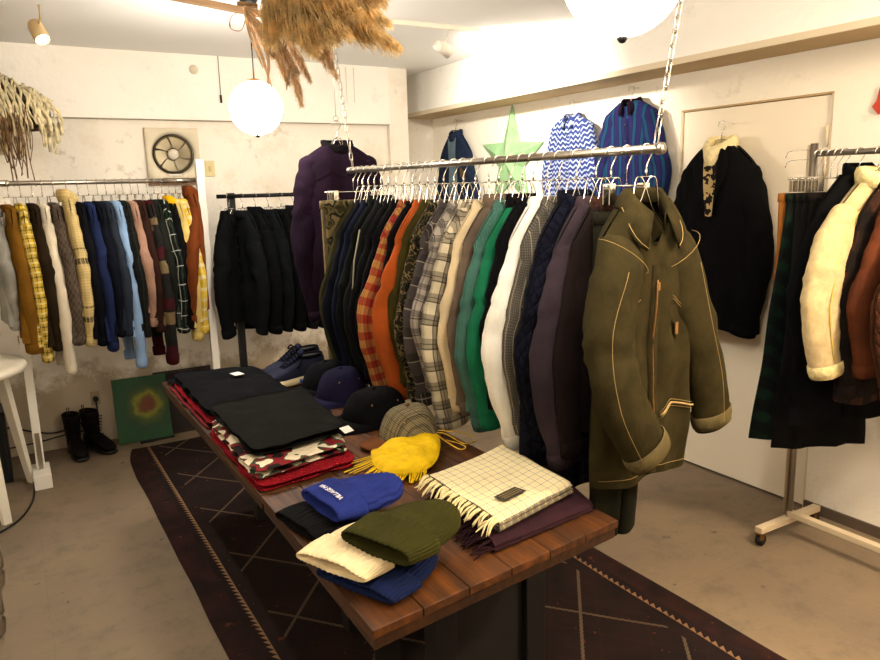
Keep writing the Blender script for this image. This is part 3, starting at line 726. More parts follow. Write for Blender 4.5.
def hang_l(kind, label, cat, what, x, mat, **k):
    off = k.pop('o', 0)
    hang((x, 4.6, 1.6945), PI / 2, what, 'hangers on the left rail')
    k.setdefault('seed', int(x * 100) + 200); k.setdefault('zn', -.145); k['tk'] = max(.026, k.get('tk', .02)); k.setdefault('drop', .10); k.setdefault('dy', (-.024, 0)); k.setdefault('srb', (.034, .039, .036, .028))
    k['sra'] = k.get('sra', (.064, .070, .064, .052))
    return garment(kind, label, cat, (x, 4.6, 1.6945), PI / 2, mat, **k)
yp = plaid('yellow_plaid', (206, 172, 48), [('u', .05, 0, .14, (60, 58, 62), .75), ('v', .05, 0, .14, (60, 58, 62), .75), ('u', .05, .5, .2, (232, 218, 160), .6), ('v', .05, .5, .2, (232, 218, 160), .6)])
fair = plaid('cream_fairisle', (206, 182, 122), [('v', .30, .10, .10, (52, 38, 34), .9), ('v', .30, .30, .03, (52, 38, 34), .8), ('u', .03, 0, .25, (230, 214, 160), .5), ('v', .014, 0, .3, (180, 150, 96), .4)])
patch = plaid('patchwork_knit', (56, 52, 54), [('v', .28, .05, .25, (150, 128, 92), .95), ('v', .28, .32, .22, (98, 26, 36), .95), ('v', .28, .60, .15, (50, 56, 50), .9), ('u', .008, 0, .4, (30, 28, 30), .3)])
gplaid = plaid('green_plaid', (24, 62, 44), [('u', .09, 0, .3, (20, 26, 30), .8), ('v', .09, 0, .3, (20, 26, 30), .8), ('u', .09, .62, .07, (200, 204, 190), .8), ('v', .09, .62, .05, (210, 210, 200), .8)])
ystripe = plaid('yellow_white_stripe', (222, 184, 42), [('v', .06, 0, .3, (230, 220, 180), .7), ('u', .05, 0, .2, (230, 220, 180), .5)])
LEFT = [
 (-.02, 'cardigan', 'pale grey cardigan cut by the left edge of the photo', 'cardigan', 'pale grey cardigan', F('pale_grey_knit', (150, 148, 140)), dict(L=.60, sl=.50, collar='rib')),
 (.055, 'wool_sweater', 'mustard brown sweater, first full garment on the left rail', 'sweater', 'mustard brown sweater', F('mustard_brown', (134, 92, 26), .1), dict(L=.70, sl=.64, tk=.03, srb=(.04,)*4, collar='rib', front='none')),
 (.125, 'plaid_shirt', 'yellow plaid shirt with dark checks on the left rail', 'shirt', 'yellow plaid shirt', yp, dict(L=.74, sl=.70, lean=0)),
 (.195, 'corduroy_shirt', 'dark brown shirt between yellow plaid shirt and white sweater', 'shirt', 'dark brown shirt', F('dark_brown_shirt', (62, 46, 28)), dict(L=.74, sl=.64)),
 (.255, 'knit_sweater', 'off-white long-sleeved sweater on the left rail with its cuff hanging low', 'sweater', 'off-white sweater', F('off_white_knit', (206, 196, 176), .06), dict(L=.62, sl=.78, collar='rib', front='none', sra=(.07, .06, .05, .04))),
 (.325, 'herringbone_jacket', 'brown grey zigzag-patterned knit jacket next to the off-white sweater', 'jacket', 'brown grey patterned jacket', plaid('brown_zigzag', (112, 96, 82), [('u', .05, 0, .4, (78, 64, 56), .6), ('v', .035, 0, .3, (140, 122, 104), .4)], diag=True), dict(L=.74, sl=.62, tk=.028, srb=(.036,)*4)),
 (.405, 'fairisle_cardigan', 'cream yellow patterned cardigan with dark bands on its sleeve', 'cardigan', 'cream patterned cardigan', fair, dict(L=.64, sl=.68, tk=.03, srb=(.036,)*4, collar='turtle', zn=-.10, front='none')),
 (.475, 'navy_jacket', 'black navy jacket between cream cardigan and blue shirt', 'jacket', 'black navy jacket', F('black_navy', (24, 26, 38)), dict(L=.72, sl=.64)),
 (.54, 'work_shirt', 'cobalt blue work shirt on the left rail', 'shirt', 'cobalt blue work shirt', F('cobalt_blue', (40, 54, 104), .1), dict(L=.74, sl=.68)),
 (.60, 'denim_shirt', 'dark navy denim shirt right of the cobalt one', 'shirt', 'dark navy denim shirt', F('dark_navy_denim', (26, 32, 52)), dict(L=.70, sl=.60)),
 (.655, 'slate_jacket', 'slate blue grey jacket left of the pale blue shirt', 'jacket', 'slate blue jacket', F('slate_blue', (58, 68, 86), .1), dict(L=.70, sl=.60, tk=.026, srb=(.034,)*4)),
 (.715, 'oxford_shirt', 'pale sky blue shirt whose sleeve hangs longest on the left rail', 'shirt', 'pale sky blue shirt', F('sky_blue', (130, 160, 200), .06), dict(L=.74, sl=.80, sra=(.07, .06, .05, .035))),
 (.765, 'striped_shirt', 'black shirt with faint grey stripes right of the pale blue one', 'shirt', 'black faintly striped shirt', plaid('black_grey_stripe', (26, 28, 28), [('u', .03, 0, .12, (90, 94, 86), .5), ('v', .05, 0, .1, (70, 74, 70), .4)]), dict(L=.70, sl=.62)),
 (.82, 'knit_cardigan', 'dusty pink knitted cardigan on the left rail', 'cardigan', 'dusty pink cardigan', F('dusty_pink', (178, 140, 122), .1, rib=.012), dict(L=.60, sl=.56, collar='rib')),
 (.87, 'suede_jacket', 'chocolate brown jacket right of the pink cardigan', 'jacket', 'chocolate brown jacket', F('chocolate', (74, 44, 36), .1), dict(L=.66, sl=.60, tk=.026, srb=(.034,)*4)),
 (.93, 'patchwork_sweater', 'patchwork sweater of tan maroon and black squares with low-hanging sleeve', 'sweater', 'tan and maroon patchwork sweater', patch, dict(L=.70, sl=.80, tk=.026, srb=(.032,)*4, collar='rib', front='none', cmat=F('maroon_rib', (90, 26, 34)), cuffmat=F('maroon_rib2', (90, 26, 34)))),
 (.975, 'grey_jacket', 'dark grey green jacket between patchwork sweater and green plaid shirt', 'jacket', 'dark grey green jacket', F('dark_grey_green', (50, 54, 48)), dict(L=.66, sl=.56)),
]
HSPAN = (.01, .965)
for q, (x, kd, lb, cat, wh, mt, k) in enumerate(LEFT):
    x2 = .055 + (x - .055) * .80 if x > .05 else x
    hang_l(kd, lb, cat, wh, x2, mt, seed=300 + q * 7, **k)
for q, (x, kd, lb, cat, wh, mt, k) in enumerate((
 (.835, 'green_plaid_shirt', 'dark green plaid shirt with white checks near the right end of the left rail', 'shirt', 'dark green plaid shirt', gplaid, dict(L=.72, sl=.62, tk=.024, srb=(.032,)*4)),
 (.876, 'rain_jacket', 'black rain jacket with bright yellow collar on the left rail', 'jacket', 'black jacket with yellow collar', F('black_shell', (26, 28, 30)), dict(L=.66, sl=.60, collar='stand', cmat=F('bright_yellow', (224, 168, 20), .05))),
 (.913, 'yellow_cardigan', 'pale cream yellow cardigan between black rain jacket and striped yellow shirt', 'cardigan', 'pale cream yellow cardigan', F('cream_yellow', (200, 176, 104), .07), dict(L=.72, sl=.68, collar='rib')),
 (.95, 'rugby_shirt', 'bright yellow and white patterned shirt, last but one on the left rail', 'shirt', 'bright yellow patterned shirt', ystripe, dict(L=.70, sl=.64, tk=.024, srb=(.028,)*4)),
 (.995, 'work_jacket', 'rust brown work jacket at the right end of the left rail', 'jacket', 'rust brown work jacket', F('rust_brown', (132, 66, 30), .1), dict(L=.68, sl=.62, tk=.030, srb=(.034,)*4, collar='stand', zn=-.09, dy=(.075, .03), arm=.06)))):
    hang_l(kd, lb, cat, wh, x, mt, seed=500 + q * 7, **k)

# ------------------------------------------------------------------ dark rack right of it
dr = thing('clothes_rack', 'black metal rack along the back wall holding a row of dark jackets', 'clothes rack', (1.3, 4.62, 0))
m = MB(); m.tube([(-.145, 0, 1.58), (.95, 0, 1.58)], .0125, 14); obj('rail', m, M_darkmetal, dr)
for xx in (-.05, .80):
    m = MB(); m.box(xx - .022, .018, .02, xx + .022, .05, 1.60); obj('upright', m, M_black, dr, False, bevel=.002)
    m = MB(); m.box(xx - .022, -.22, 0, xx + .022, .25, .02); obj('foot', m, M_black, dr, False, bevel=.002)
DK = [((26, 28, 32), 'leather_jacket', 'black jacket with dark red lining at the left end of the black rack', 'jacket', dict(collar='shirt', cmat=F('black_pile', (24, 24, 28), .2, sc=60, fuzz=.004), zn=-.125)),
      ((34, 38, 44), 'denim_jacket', 'washed black denim jacket second from the left on the black rack', 'jacket', {}),
      ((26, 28, 34), 'fleece', 'black fleece with high collar third on the black rack', 'jacket', dict(collar='stand')),
      ((30, 36, 42), 'blouson', 'blue black blouson fourth on the black rack', 'jacket', {}),
      ((24, 26, 30), 'wool_coat', 'plain black wool jacket fifth on the black rack', 'jacket', {}),
      ((34, 38, 46), 'anorak', 'dark slate anorak sixth on the black rack', 'jacket', dict(collar='stand')),
      ((24, 28, 36), 'overshirt', 'ink blue overshirt seventh on the black rack near the purple fleece', 'shirt', {}),
      ((26, 26, 28), 'cardigan', 'black cardigan eighth on the black rack behind the purple fleece', 'cardigan', dict(collar='rib'))]
for q, (c, kd, lb, cat, k) in enumerate(DK):
    x = 1.225 + q * .083
    rz_d = PI / 2 + (.22 if q else -.75)
    hang((x, 4.62, 1.5935), rz_d, lb.split(' on the')[0].split(' at the')[0], 'hangers on the black rack')
    garment(kd, lb, cat, (x, 4.62, 1.5935), rz_d, F(kd + '_dark', c, .15), L=.66 + (q % 3) * .03, sl=.60 + .02 * (q % 2), tk=.036, zn=-.125, srb=(.040, .044, .040, .034), sra=(.07, .076, .068, .054), drop=.12, seed=600 + q * 5, cuff=q % 2 == 0, **{a_: b_ for a_, b_ in k.items() if a_ != 'zn'})

# ------------------------------------------------------------------ purple fleece on its own wire
pz = 1.955
purple = F('aubergine_fleece', (50, 28, 54), .14, fuzz=.003)
pf, pb = garment('fleece_jacket', 'large aubergine purple fleece jacket with black collar hung alone from the ceiling wire', 'jacket', (1.565, 3.68, pz), math.radians(-6), purple,
    L=.86, sw=.20, hw=.21, tk=.065, drop=.085, zn=-.125, sl=.80, arm=.02, sra=(.080, .082, .072, .055), srb=(.062, .066, .058, .05), collar='fur', cmat=F('black_fleece_collar', (30, 24, 32), fuzz=.004), cw=1.15, ch=.030, front='none', seed=71, fold=1.4, swell=.02)
m = MB(); m.tube([pb(-.8 + 1.6 * i / 20, -1, .16, .003) for i in range(21)], .002, 5); obj('yoke_seam', m, F('dark_seam', (34, 20, 38)), pf)
hang((1.565, 3.68, pz), math.radians(-6), 'aubergine purple fleece hung alone', 'single hangers')
m = MB(); m.tube([(0, 0, 0), (.0, 0, .34)], .0015, 6); rr = []
m2 = MB()
for k in range(25):
    a = 2 * PI * k / 24; rr.append(Vector((.014 * cos(a), 0, -.014 + .014 * sin(a))))
m2.tube(rr, .002, 6, up=(0, 1, 0), cap=False)
hw_ = thing('ceiling_wire', 'thin wire with a ring hanging from the ceiling above the purple fleece', 'wire', (1.565, 3.68, 1.98))
m = MB(); m.tube([(0, 0, 0), (0, 0, .507)], .0014, 6); obj('wire', m, M_steel, hw_); obj('ring', m2, M_steel, hw_)
# ------------------------------------------------------------------ right rack
rx_, rz_ = 2.935, 1.697
rr_ = thing('clothes_rack', 'white tubular metal clothes rack on castors in front of the right wall', 'clothes rack', (rx_, 1.45, 0))
m = MB(); m.tube([(0, .445, rz_), (0, -1.0, rz_)], .0125, 14); obj('rail', m, M_steel, rr_)
paint = plain('worn_cream_enamel', (206, 188, 158), .4)
for yy in (.45, -.95):
    m = MB(); m.tube([(0, yy, .09), (0, yy, 1.74)], .0155, 14); obj('upright', m, M_steel if yy > 0 else paint, rr_)
    m = MB(); m.tube([(.018, yy + .034, .09), (.018, yy + .034, 1.735)], .008, 10); obj('rear_upright', m, paint, rr_)
    m = MB(); m.box(-.215, yy - .018, .062, .215, yy + .018, .09); obj('foot', m, paint, rr_, False, bevel=.003)
    for xx in (-.195, .195):
        m = MB(); m.tube([(xx, yy - .010, .027), (xx, yy + .010, .027)], .026, 18); w = obj('castor', m, M_black, rr_)
        m = MB(); m.box(xx - .02, yy - .015, .03, xx + .006, yy - .011, .062); m.box(xx - .02, yy + .011, .03, xx + .006, yy + .015, .062); m.box(xx - .02, yy - .015, .056, xx + .012, yy + .015, .062); obj('fork', m, M_brass, w, False)
m = MB(); m.box(-.018, -.95, .092, .018, .45, .118); obj('lower_rail', m, paint, rr_, False, bevel=.003)
for k, zz in enumerate((1.735, 1.695)):      # small side hooks beyond the upright
    m = MB(); m.tube(catmull([(-.0, .455, zz - .02), (-.03, .49, zz - .02), (-.05, .53, zz - .025), (-.055, .54, zz - .05)], 10), .002, 6); obj('side_hook', m, M_chrome, rr_)
RR = (rx_, 0, rz_ + .0135)
YM = {1.635: 1.705, 1.56: 1.63, 1.49: 1.56, 1.42: 1.49, 1.345: 1.40, 1.26: 1.31}
def hang_r(kind, label, cat, what, y, mat, rz=-.27, dz=0, **k):
    y = YM[y]; hang((rx_, y, RR[2]), rz, what, 'hangers on the right rack')
    k.setdefault('seed', int(y * 100) + 900); k.setdefault('zn', -.145)
    return garment(kind, label, cat, (rx_, y, RR[2]), rz, mat, **k)
def tr_r(kind, label, cat, what, y, mat, **k):
    y = 1.765 + (y - 1.695) * .62; clip_hanger((rx_, y, RR[2]), -.42, what, 'clip hangers on the right rack', .13)
    return trousers(kind, label, cat, (rx_, y, RR[2] - .02), -.42, mat, **k)
tr_r('corduroy_trousers', 'tan orange corduroy trousers outermost on the right rack', 'trousers', 'tan orange trousers', 1.875, F('tan_orange', (160, 98, 40), .1, rib=.006), L=.72, w=.16, tk=.016, seed=3)
gsk = plaid('green_black_tartan', (22, 62, 42), [('u', .10, 0, .5, (18, 24, 26), .85), ('v', .10, 0, .5, (18, 24, 26), .6)], diag=True)
tr_r('wrap_skirt', 'long dark green and black tartan skirt on the right rack', 'skirt', 'green and black tartan skirt', 1.835, gsk, L=1.05, w=.15, tk=.022, skirt=True, flare=1.7, seed=5)
tr_r('wool_trousers', 'dark grey trousers right of the tartan skirt', 'trousers', 'dark grey trousers', 1.785, F('dark_grey_wool', (50, 46, 44)), L=.96, w=.14, tk=.018, seed=8)
tr_r('wool_skirt', 'long charcoal skirt between grey trousers and black coat', 'skirt', 'long charcoal skirt', 1.74, F('charcoal_wool', (38, 36, 36)), L=1.08, w=.14, tk=.020, skirt=True, flare=1.5, seed=9)
tr_r('knit_skirt', 'brown black skirt tight against the long black coat', 'skirt', 'brown black skirt', 1.695, F('brown_black_cloth', (44, 36, 30)), L=.86, w=.14, tk=.018, skirt=True, flare=1.25, seed=10)
hang_r('long_coat', 'long plain black coat with high collar on the right rack', 'coat', 'long black coat', 1.635, F('black_coat_wool', (20, 20, 24)), L=1.0, tk=.034, sw=.18, hw=.27, sl=.66, sra=(.075, .08, .075, .06), srb=(.038,)*4, arm=.08, collar='stand', zn=-.10, dy=(-.01, 0))
cream = F('cream_nylon', (212, 188, 140), .06, weave=False, sc=30)
pile = F('pale_yellow_pile', (228, 208, 150), .1, sc=50, fuzz=.005)
cj, cb_ = hang_r('pile_collar_jacket', 'cream padded jacket with pale yellow pile collar and cuff on the right rack', 'jacket', 'cream padded jacket', 1.56, cream,
    L=.62, tk=.040, sw=.185, hw=.215, slv={-1: [(-.10, 0, -.245), (-.17, -.015, -.32), (-.235, -.03, -.46), (-.265, -.05, -.64), (-.22, -.055, -.87)], 1: [(.09, 0, -.235), (.17, 0, -.3), (.22, 0, -.46), (.23, 0, -.62), (.22, 0, -.82)]},
    sra=(.078, .088, .082, .066), srb=(.046, .052, .050, .046), collar='fur', cmat=pile, cuffmat=pile, zn=-.125, seed=911, fold=1.1, turnup=True, front='zip')
m = MB(); path = catmull([(-.12, -.050, -.235), (-.19, -.066, -.33), (-.240, -.084, -.47), (-.268, -.102, -.63), (-.235, -.104, -.80)], 20)
m.tube(path, .0022, 5); obj('piping', m, F('yellow_piping', (220, 190, 90)), cj)
hang_r('plaid_overshirt', 'brown and black check overshirt behind the cream padded jacket', 'shirt', 'brown and black check overshirt', 1.49, plaid('brown_black_check', (86, 50, 32), [('u', .10, 0, .5, (34, 26, 24), .8), ('v', .16, 0, .5, (30, 24, 24), .75)]), L=.84, tk=.028, sl=.66, srb=(.034,)*4)
hang_r('suede_jacket', 'russet brown suede jacket second from the right edge of the photo', 'jacket', 'russet suede jacket', 1.42, F('russet_suede', (120, 64, 38), .12, weave=False), L=.66, tk=.030, sl=.56, srb=(.036,)*4, arm=.05)
hang_r('quilted_jacket', 'chestnut brown quilted jacket cut by the right edge of the photo', 'jacket', 'chestnut quilted jacket', 1.345, F('chestnut_quilt', (112, 66, 42), .1, weave=False, quilt=.05), L=.74, tk=.036, sl=.64, sra=(.075, .08, .075, .062), srb=(.040,)*4, arm=.06, dy=(-.02, 0))
hang_r('wool_jacket', 'dark brown wool jacket on the right rack just outside the quilted one', 'jacket', 'dark brown wool jacket', 1.26, F('dark_brown_wool', (60, 42, 34)), L=.74, tk=.03)
for k, y in enumerate((1.86, 1.81, 1.765, 1.715)):
    pass

# ------------------------------------------------------------------ things hung flat on the right wall
WX = XR
def wall_hook(y, z, label):
    t = thing('wall_hook', label, 'hook', (WX, y, z)); m = MB()
    m.tube([(0, 0, 0), (-.03, 0, 0), (-.034, 0, .012)], .003, 8); m.tube([(0, 0, 0), (-.003, 0, 0)], .008, 10); obj('pin', m, M_brass, t); return t
def wall_g(y, z, kind, label, cat, what, mat, **k):
    wall_hook(y, z, 'small brass wall hook carrying the ' + what)
    hang((WX - .030 - k.get('off', .055), y, z + .005), -PI / 2, what, 'single hangers')
    off = k.pop('off', .055)
    return garment(kind, label, cat, (WX - .03 - off, y, z + .005), -PI / 2, mat, **k)
def wall_hang(y, z, kind, label, cat, what, mat, **k):
    off = k.pop('off', .055); x = WX - off
    t = thing('wall_hook', 'small wall hook carrying the ' + what, 'hook', (WX, y, z)); m = MB()
    m.tube([(0, 0, -.004), (-off - .006, 0, -.004), (-off - .010, 0, .008)], .003, 8); obj('pin', m, M_white, t)
    m = MB(); m.tube([(0, 0, -.004), (-.004, 0, -.004)], .006, 12); obj('rosette', m, M_white, t)
    hang((x, y, z + .002), -PI / 2, what, 'single hangers')
    return garment(kind, label, cat, (x, y, z + .002), -PI / 2, mat, **k)
dn = F('dark_indigo', (46, 60, 92), .14, sc=30)
dj, db = wall_hang(5.10, 2.12, 'denim_jacket', 'open dark indigo denim jacket with pale blue lining on the right wall near the corner', 'jacket', 'open indigo denim jacket', dn, L=.56, sw=.235, hw=.25, tk=.035, drop=.17, zn=-.12, sl=.52, arm=.05, sra=(.06, .062, .056, .048), srb=(.034,)*4, front='none', seed=81, collar='stand')
m = MB(); Rr = [[db(-.26 + .52 * j / 6, -1, .03 + .95 * i / 12, .006) for j in range(7)] for i in range(13)]
m.grid(Rr); ln = obj('lining_shirt', m, F('pale_blue_cloth', (116, 138, 150), .1), dj)
m = MB(); Rr = [[db(.45 + .3 * j / 4, -1, .40 + .15 * i / 4, .007) for j in range(5)] for i in range(5)]
m.grid(Rr); obj('badge', m, F('ochre_badge', (120, 100, 60)), dj)
# five-pointed star
st = thing('wooden_star', 'pale green five-pointed faceted star hung on the right wall', 'star', (WX - .004, 4.42, 1.78))
m = MB(); R0, R1 = .385, .158; tilt = math.radians(2)
pts = []
for k in range(10):
    a = PI / 2 + k * PI / 5 + tilt; r = R0 if k % 2 == 0 else R1
    pts.append((0, r * cos(a), r * sin(a)))
c1 = m.add((-.075, 0, 0)); c2 = m.add((0, 0, 0))
ids = [m.add((-.012, p[1], p[2])) for p in pts]; idb = [m.add((0, p[1], p[2])) for p in pts]
for k in range(10):
    q = (k + 1) % 10; m.face((c1, ids[q], ids[k])); m.face((c2, idb[k], idb[q])); m.face((ids[k], ids[q], idb[q], idb[k]))
so_ = obj('star_face', m, fabric('mint_green_paint', (158, 200, 148), .06, rough=.6, weave=False, sc=14), st, False)
pat = NT('indigo_white_print', .85, 0, .2); u, v = pat.uv()
a = pat.math('SINE', pat.math('MULTIPLY', u, 2 * PI / .045)); b = pat.math('SINE', pat.math('ADD', pat.math('MULTIPLY', v, 2 * PI / .032), pat.math('MULTIPLY', a, 1.4)))
pat.col(pat.mix(pat.math('GREATER_THAN', pat.math('ADD', b, pat.math('MULTIPLY', pat.noise(60, 2), .9)), .80), lin((44, 58, 118)), lin((160, 172, 196))))
wall_hang(3.71, 2.115, 'printed_shirt', 'blue and white wave-print short collar shirt on the right wall', 'shirt', 'blue and white printed shirt', pat.mat, L=.62, sw=.205, hw=.20, tk=.036, drop=.07, zn=-.10, sl=.58, arm=.035, sra=(.064, .070, .064, .052), srb=(.036,)*4, collar='shirt', cmat=pat.mat, seed=83)
bst = plaid('blue_purple_stripe', (34, 48, 116), [('u', .062, 0, .30, (22, 92, 126), .8), ('u', .062, .45, .25, (58, 34, 112), .8), ('u', .031, .2, .15, (20, 24, 60), .6)])
wall_hang(3.20, 2.135, 'striped_shirt', 'blue purple vertical-striped shirt with wine red collar on the right wall', 'shirt', 'blue purple striped shirt', bst, L=.72, sw=.215, hw=.22, tk=.036, drop=.08, zn=-.085, sl=.64, arm=.035, sra=(.068, .074, .068, .055), srb=(.038,)*4, collar='shirt', cmat=F('wine_corduroy', (48, 26, 54), .1), seed=85)
# black coat over a patterned knit with cream roll collar, on the door
bc, bb = wall_hang(2.53, 1.885, 'wool_coat', 'black wool coat worn over a cream-collared star-pattern knit, hung on the cream door', 'coat', 'black coat on the door', F('black_felt', (22, 21, 24), .1), L=.92, sw=.215, hw=.27, tk=.065, drop=.13, zn=-.115, sl=.78, arm=.045, sra=(.085, .092, .085, .07), srb=(.052,)*4, collar='none', front='none', seed=87, off=.10)
m = MB(); n = 28; Rr = []
for dr, dz in ((.012, -.05), (.022, -.02), (.024, .02), (.012, .045), (-.006, .046), (-.014, .02), (-.012, -.03)):
    Rr.append([Vector(((.062 + dr) * sin(2*PI*j/n), -(.050 + dr) * cos(2*PI*j/n) - .015 * max(0, cos(2*PI*j/n)), -.115 + dz - .05 * max(0, cos(2*PI*j/n)))) for j in range(n)])
m.grid(Rr, True); obj('roll_collar', m, F('cream_roll_collar', (226, 206, 158), .08, sc=40, fuzz=.004), bc)
knit = NT('star_pattern_knit', .9, 0, .1); kn = knit.noise(34, 1.5); knit.col(knit.ramp(kn, [(0, lin((30, 24, 24))), (.50, lin((176, 152, 104)))], 'CONSTANT'))
m = MB(); m.grid([[bb((-.24 + .48 * j / 6) * (1 - .70 * i / 12), -1, .06 + .30 * i / 12, .010) for j in range(7)] for i in range(13)])
obj('knit_front', m, knit.mat, bc)
for s in (-1, 1):
    m = MB(); m.grid([[bb(s * ((.20 + .32 * j / 5 * sin(PI * min(1, .25 + i / 13))) * (1 - .35 * i / 12)), -1, .02 + .34 * i / 12, .016 if 0 < j < 5 else .006) for j in range(6)] for i in range(13)])
    obj('lapel', m, F('black_lapel', (20, 19, 22), .1), bc, solid=.006)

# ------------------------------------------------------------------ goods on the tables
TT = TZ + .001
def pillow(outline, z0, h, nr=10, p=2.4, bump_=None, flat=.12):
    """rounded flat body over a star-shaped outline (list of (x,y))"""
    m = MB(); n = len(outline); cx = sum(q[0] for q in outline) / n; cy = sum(q[1] for q in outline) / n
    top = []; bot = []; ut = []
    for k in range(nr + 1):
        r = sin(k / nr * PI / 2) if k else 0.02
        rowt = []; rowb = []; ur = []
        for (x, y) in outline:
            px, py = cx + (x - cx) * r, cy + (y - cy) * r
            e = max(0, 1 - r ** p) ** .5
            z = h * (flat + (1 - flat) * (.5 + .5 * e)); zb = h * (flat) * (1 - e) + 0.0
            mid = h * .42
            zt = mid + (h - mid) * e; zb = mid - mid * min(1, e * 1.6)
            if bump_: zt += bump_(px, py, r) * (e ** .3)
            rowt.append(Vector((px, py, z0 + zt))); rowb.append(Vector((px, py, z0 + max(0, zb)))); ur.append((px, py))
        top.append(rowt); bot.append(rowb); ut.append(ur)
    rows = top + bot[::-1]
    ids = m.grid(rows, True, ut + ut[::-1]); m.face(ids[0][::-1]); m.face(ids[-1]); return m
def quad_outline(q, n=14, rnd=.10, amp=.006, seed=0):
    """rounded, slightly wavy outline of a four-cornered folded garment"""
    out = []; Q = [Vector(p) for p in q]
    cx = sum(Q, Vector((0, 0))) / 4
    for k in range(4):
        a, b = Q[k], Q[(k + 1) % 4]
        for i in range(n):
            t = (i + .5) / n; p = a.lerp(b, t)
            e = min(t, 1 - t) / rnd
            if e < 1: p = p.lerp(cx, .05 * (1 - e) ** 2)
            w = amp * noise.noise((p.x * 14, p.y * 14, seed))
            p = p + (p - cx).normalized() * w; out.append((p.x, p.y))
    return out
def local(pts, c): return [(x - c[0], y - c[1]) for x, y in pts]
def cloth_stack(kind, label, cat, q, z, layers, mat_list, names=None, group=None, sag=.010, seed=0, grow=None):
    cx = sum(p[0] for p in q) / 4; cy = sum(p[1] for p in q) / 4
    t = thing(kind, label, cat, (cx, cy, z), 0, group); zz = 0
    for k, (h, mt) in enumerate(zip(layers, mat_list)):
        sc_ = 1 - .0 * k
        qq = [((p[0] - cx) * sc_, (p[1] - cy) * sc_) for p in q]
        o = pillow(quad_outline(qq, n=22, seed=seed + k, amp=.014), zz, h, nr=18, p=5 if k == len(layers) - 1 else 7, bump_=lambda x, y, r, s=seed + k: sag * noise.noise((x * 6, y * 6, s)) + sag * .45 * noise.noise((x * 17, y * 9, s + 3)) - .35 * sag * abs(noise.noise((x * 11 + y * 7, y * 4, s + 8))) - .006 * r)
        obj('folded_body' if k == len(layers) - 1 else 'folded_layer', o, mt, t); zz += h * .93
    return t, zz
# bottom to top, far stack
knitred = F('red_wool', (160, 26, 38), .1, rib=.008)
stripe_ = plaid('striped_knit', (34, 36, 48), [('u', .06, 0, .2, (160, 40, 44), .8), ('u', .06, .3, .12, (190, 190, 190), .8), ('u', .06, .5, .2, (40, 60, 120), .8)])
charcoal = F('charcoal_sweat', (38, 38, 34), .1)
navyblk = F('navy_black_sweat', (23, 25, 33), .12)
qA = [(.592, 2.86), (1.00, 2.90), (.985, 3.52), (.600, 3.60)]
tA, zA = cloth_stack('folded_sweater', 'folded striped knit sweater at the bottom of the far stack', 'sweater', [(.588, 2.80), (.95, 2.84), (.96, 3.50), (.592, 3.58)], TT, [.018], [stripe_], seed=1, group=None)
tB, zB = cloth_stack('folded_sweater', 'red folded sweater showing only its edge under the navy black one', 'sweater', [(.60, 2.80), (.93, 2.84), (.95, 3.46), (.604, 3.54)], TT + .019, [.016], [knitred], seed=5)
tC, zC = cloth_stack('folded_sweatshirt', 'navy black folded sweatshirt with a white paper tag, topmost of the far stack', 'sweater', [(.61, 2.84), (.99, 2.86), (.985, 3.50), (.615, 3.58)], TT + .033, [.022, .028], [navyblk, navyblk], seed=9, sag=.018)
m = MB(); M4 = Matrix.Translation((.05, .10, .052)) @ Matrix.Rotation(.2, 4, 'Z'); m.box(-.022, -.03, 0, .022, .03, .0015, M4); obj('paper_tag', m, M_card, tC, False)
def emb(par, pts, mats_, z):
    for (x, y), mt in zip(pts, mats_):
        m = MB(); m.box(x - .006, y - .009, z, x + .006, y + .009, z + .003); obj('embroidery', m, mt, par, False)
wt, rd, bl = plain('white_embroidery', (214, 208, 196), .8), plain('red_embroidery', (170, 40, 40), .8), plain('blue_embroidery', (60, 90, 160), .8)
emb(tC, [(.10, -.275), (.118, -.272), (.136, -.27), (-.14, -.31), (-.12, -.305), (-.13, -.29), (-.105, -.31)], [rd, wt, bl, wt, rd, wt, wt], .036)
tcd, _ = cloth_stack('folded_trousers', 'dark folded cloth lying flat behind the navy black sweatshirt', 'clothes', [(.60, 3.56), (.86, 3.58), (.86, 3.68), (.605, 3.69)], TT, [.03], [F('dark_cloth_back', (26, 24, 28))], seed=19)
# nearer stack
q1 = [(.575, 2.10), (.905, 2.16), (.97, 2.80), (.585, 2.79)]
r1, z1 = cloth_stack('folded_sweater', 'crimson red folded sweater at the bottom of the nearer stack', 'sweater', [(.575, 2.09), (.93, 2.14), (.97, 2.78), (.585, 2.77)], TT, [.015, .015], [knitred, knitred], seed=21)
nord = NT('snow_scene_knit', .95, 0, .1); uu = nord.noise(15, 1.2); n2_ = nord.noise(11, 1, nord.mapping(nord.obj(), (1, 1.3, 2.0)))
cc = nord.ramp(uu, [(0, lin((30, 26, 26))), (.40, lin((120, 30, 36))), (.48, lin((58, 72, 56))), (.52, lin((222, 208, 180)))], 'CONSTANT')
nord.col(cc); nord.bump(nord.noise(180, 2), .5, .003)
r2, z2 = cloth_stack('folded_sweater', 'winter-scene knit sweater in white red and green showing its folded edge in the nearer stack', 'sweater', [(.578, 2.12), (.925, 2.20), (.965, 2.76), (.588, 2.75)], TT + .028, [.022, .024], [nord.mat, nord.mat], seed=25)
r3, z3 = cloth_stack('folded_sweatshirt', 'charcoal grey folded sweatshirt, topmost of the nearer stack', 'sweater', [(.60, 2.20), (.945, 2.27), (1.0, 2.84), (.605, 2.82)], TT + .072, [.018, .024], [charcoal, charcoal], seed=29, sag=.016)
m = MB(); m.box(-.02, -.016, 0, .02, .016, .0015, Matrix.Translation((.150, -.285, .020)) @ Matrix.Rotation(.3, 4, 'Z') @ Matrix.Rotation(.4, 4, 'X')); obj('paper_tag', m, M_card, r3, False)

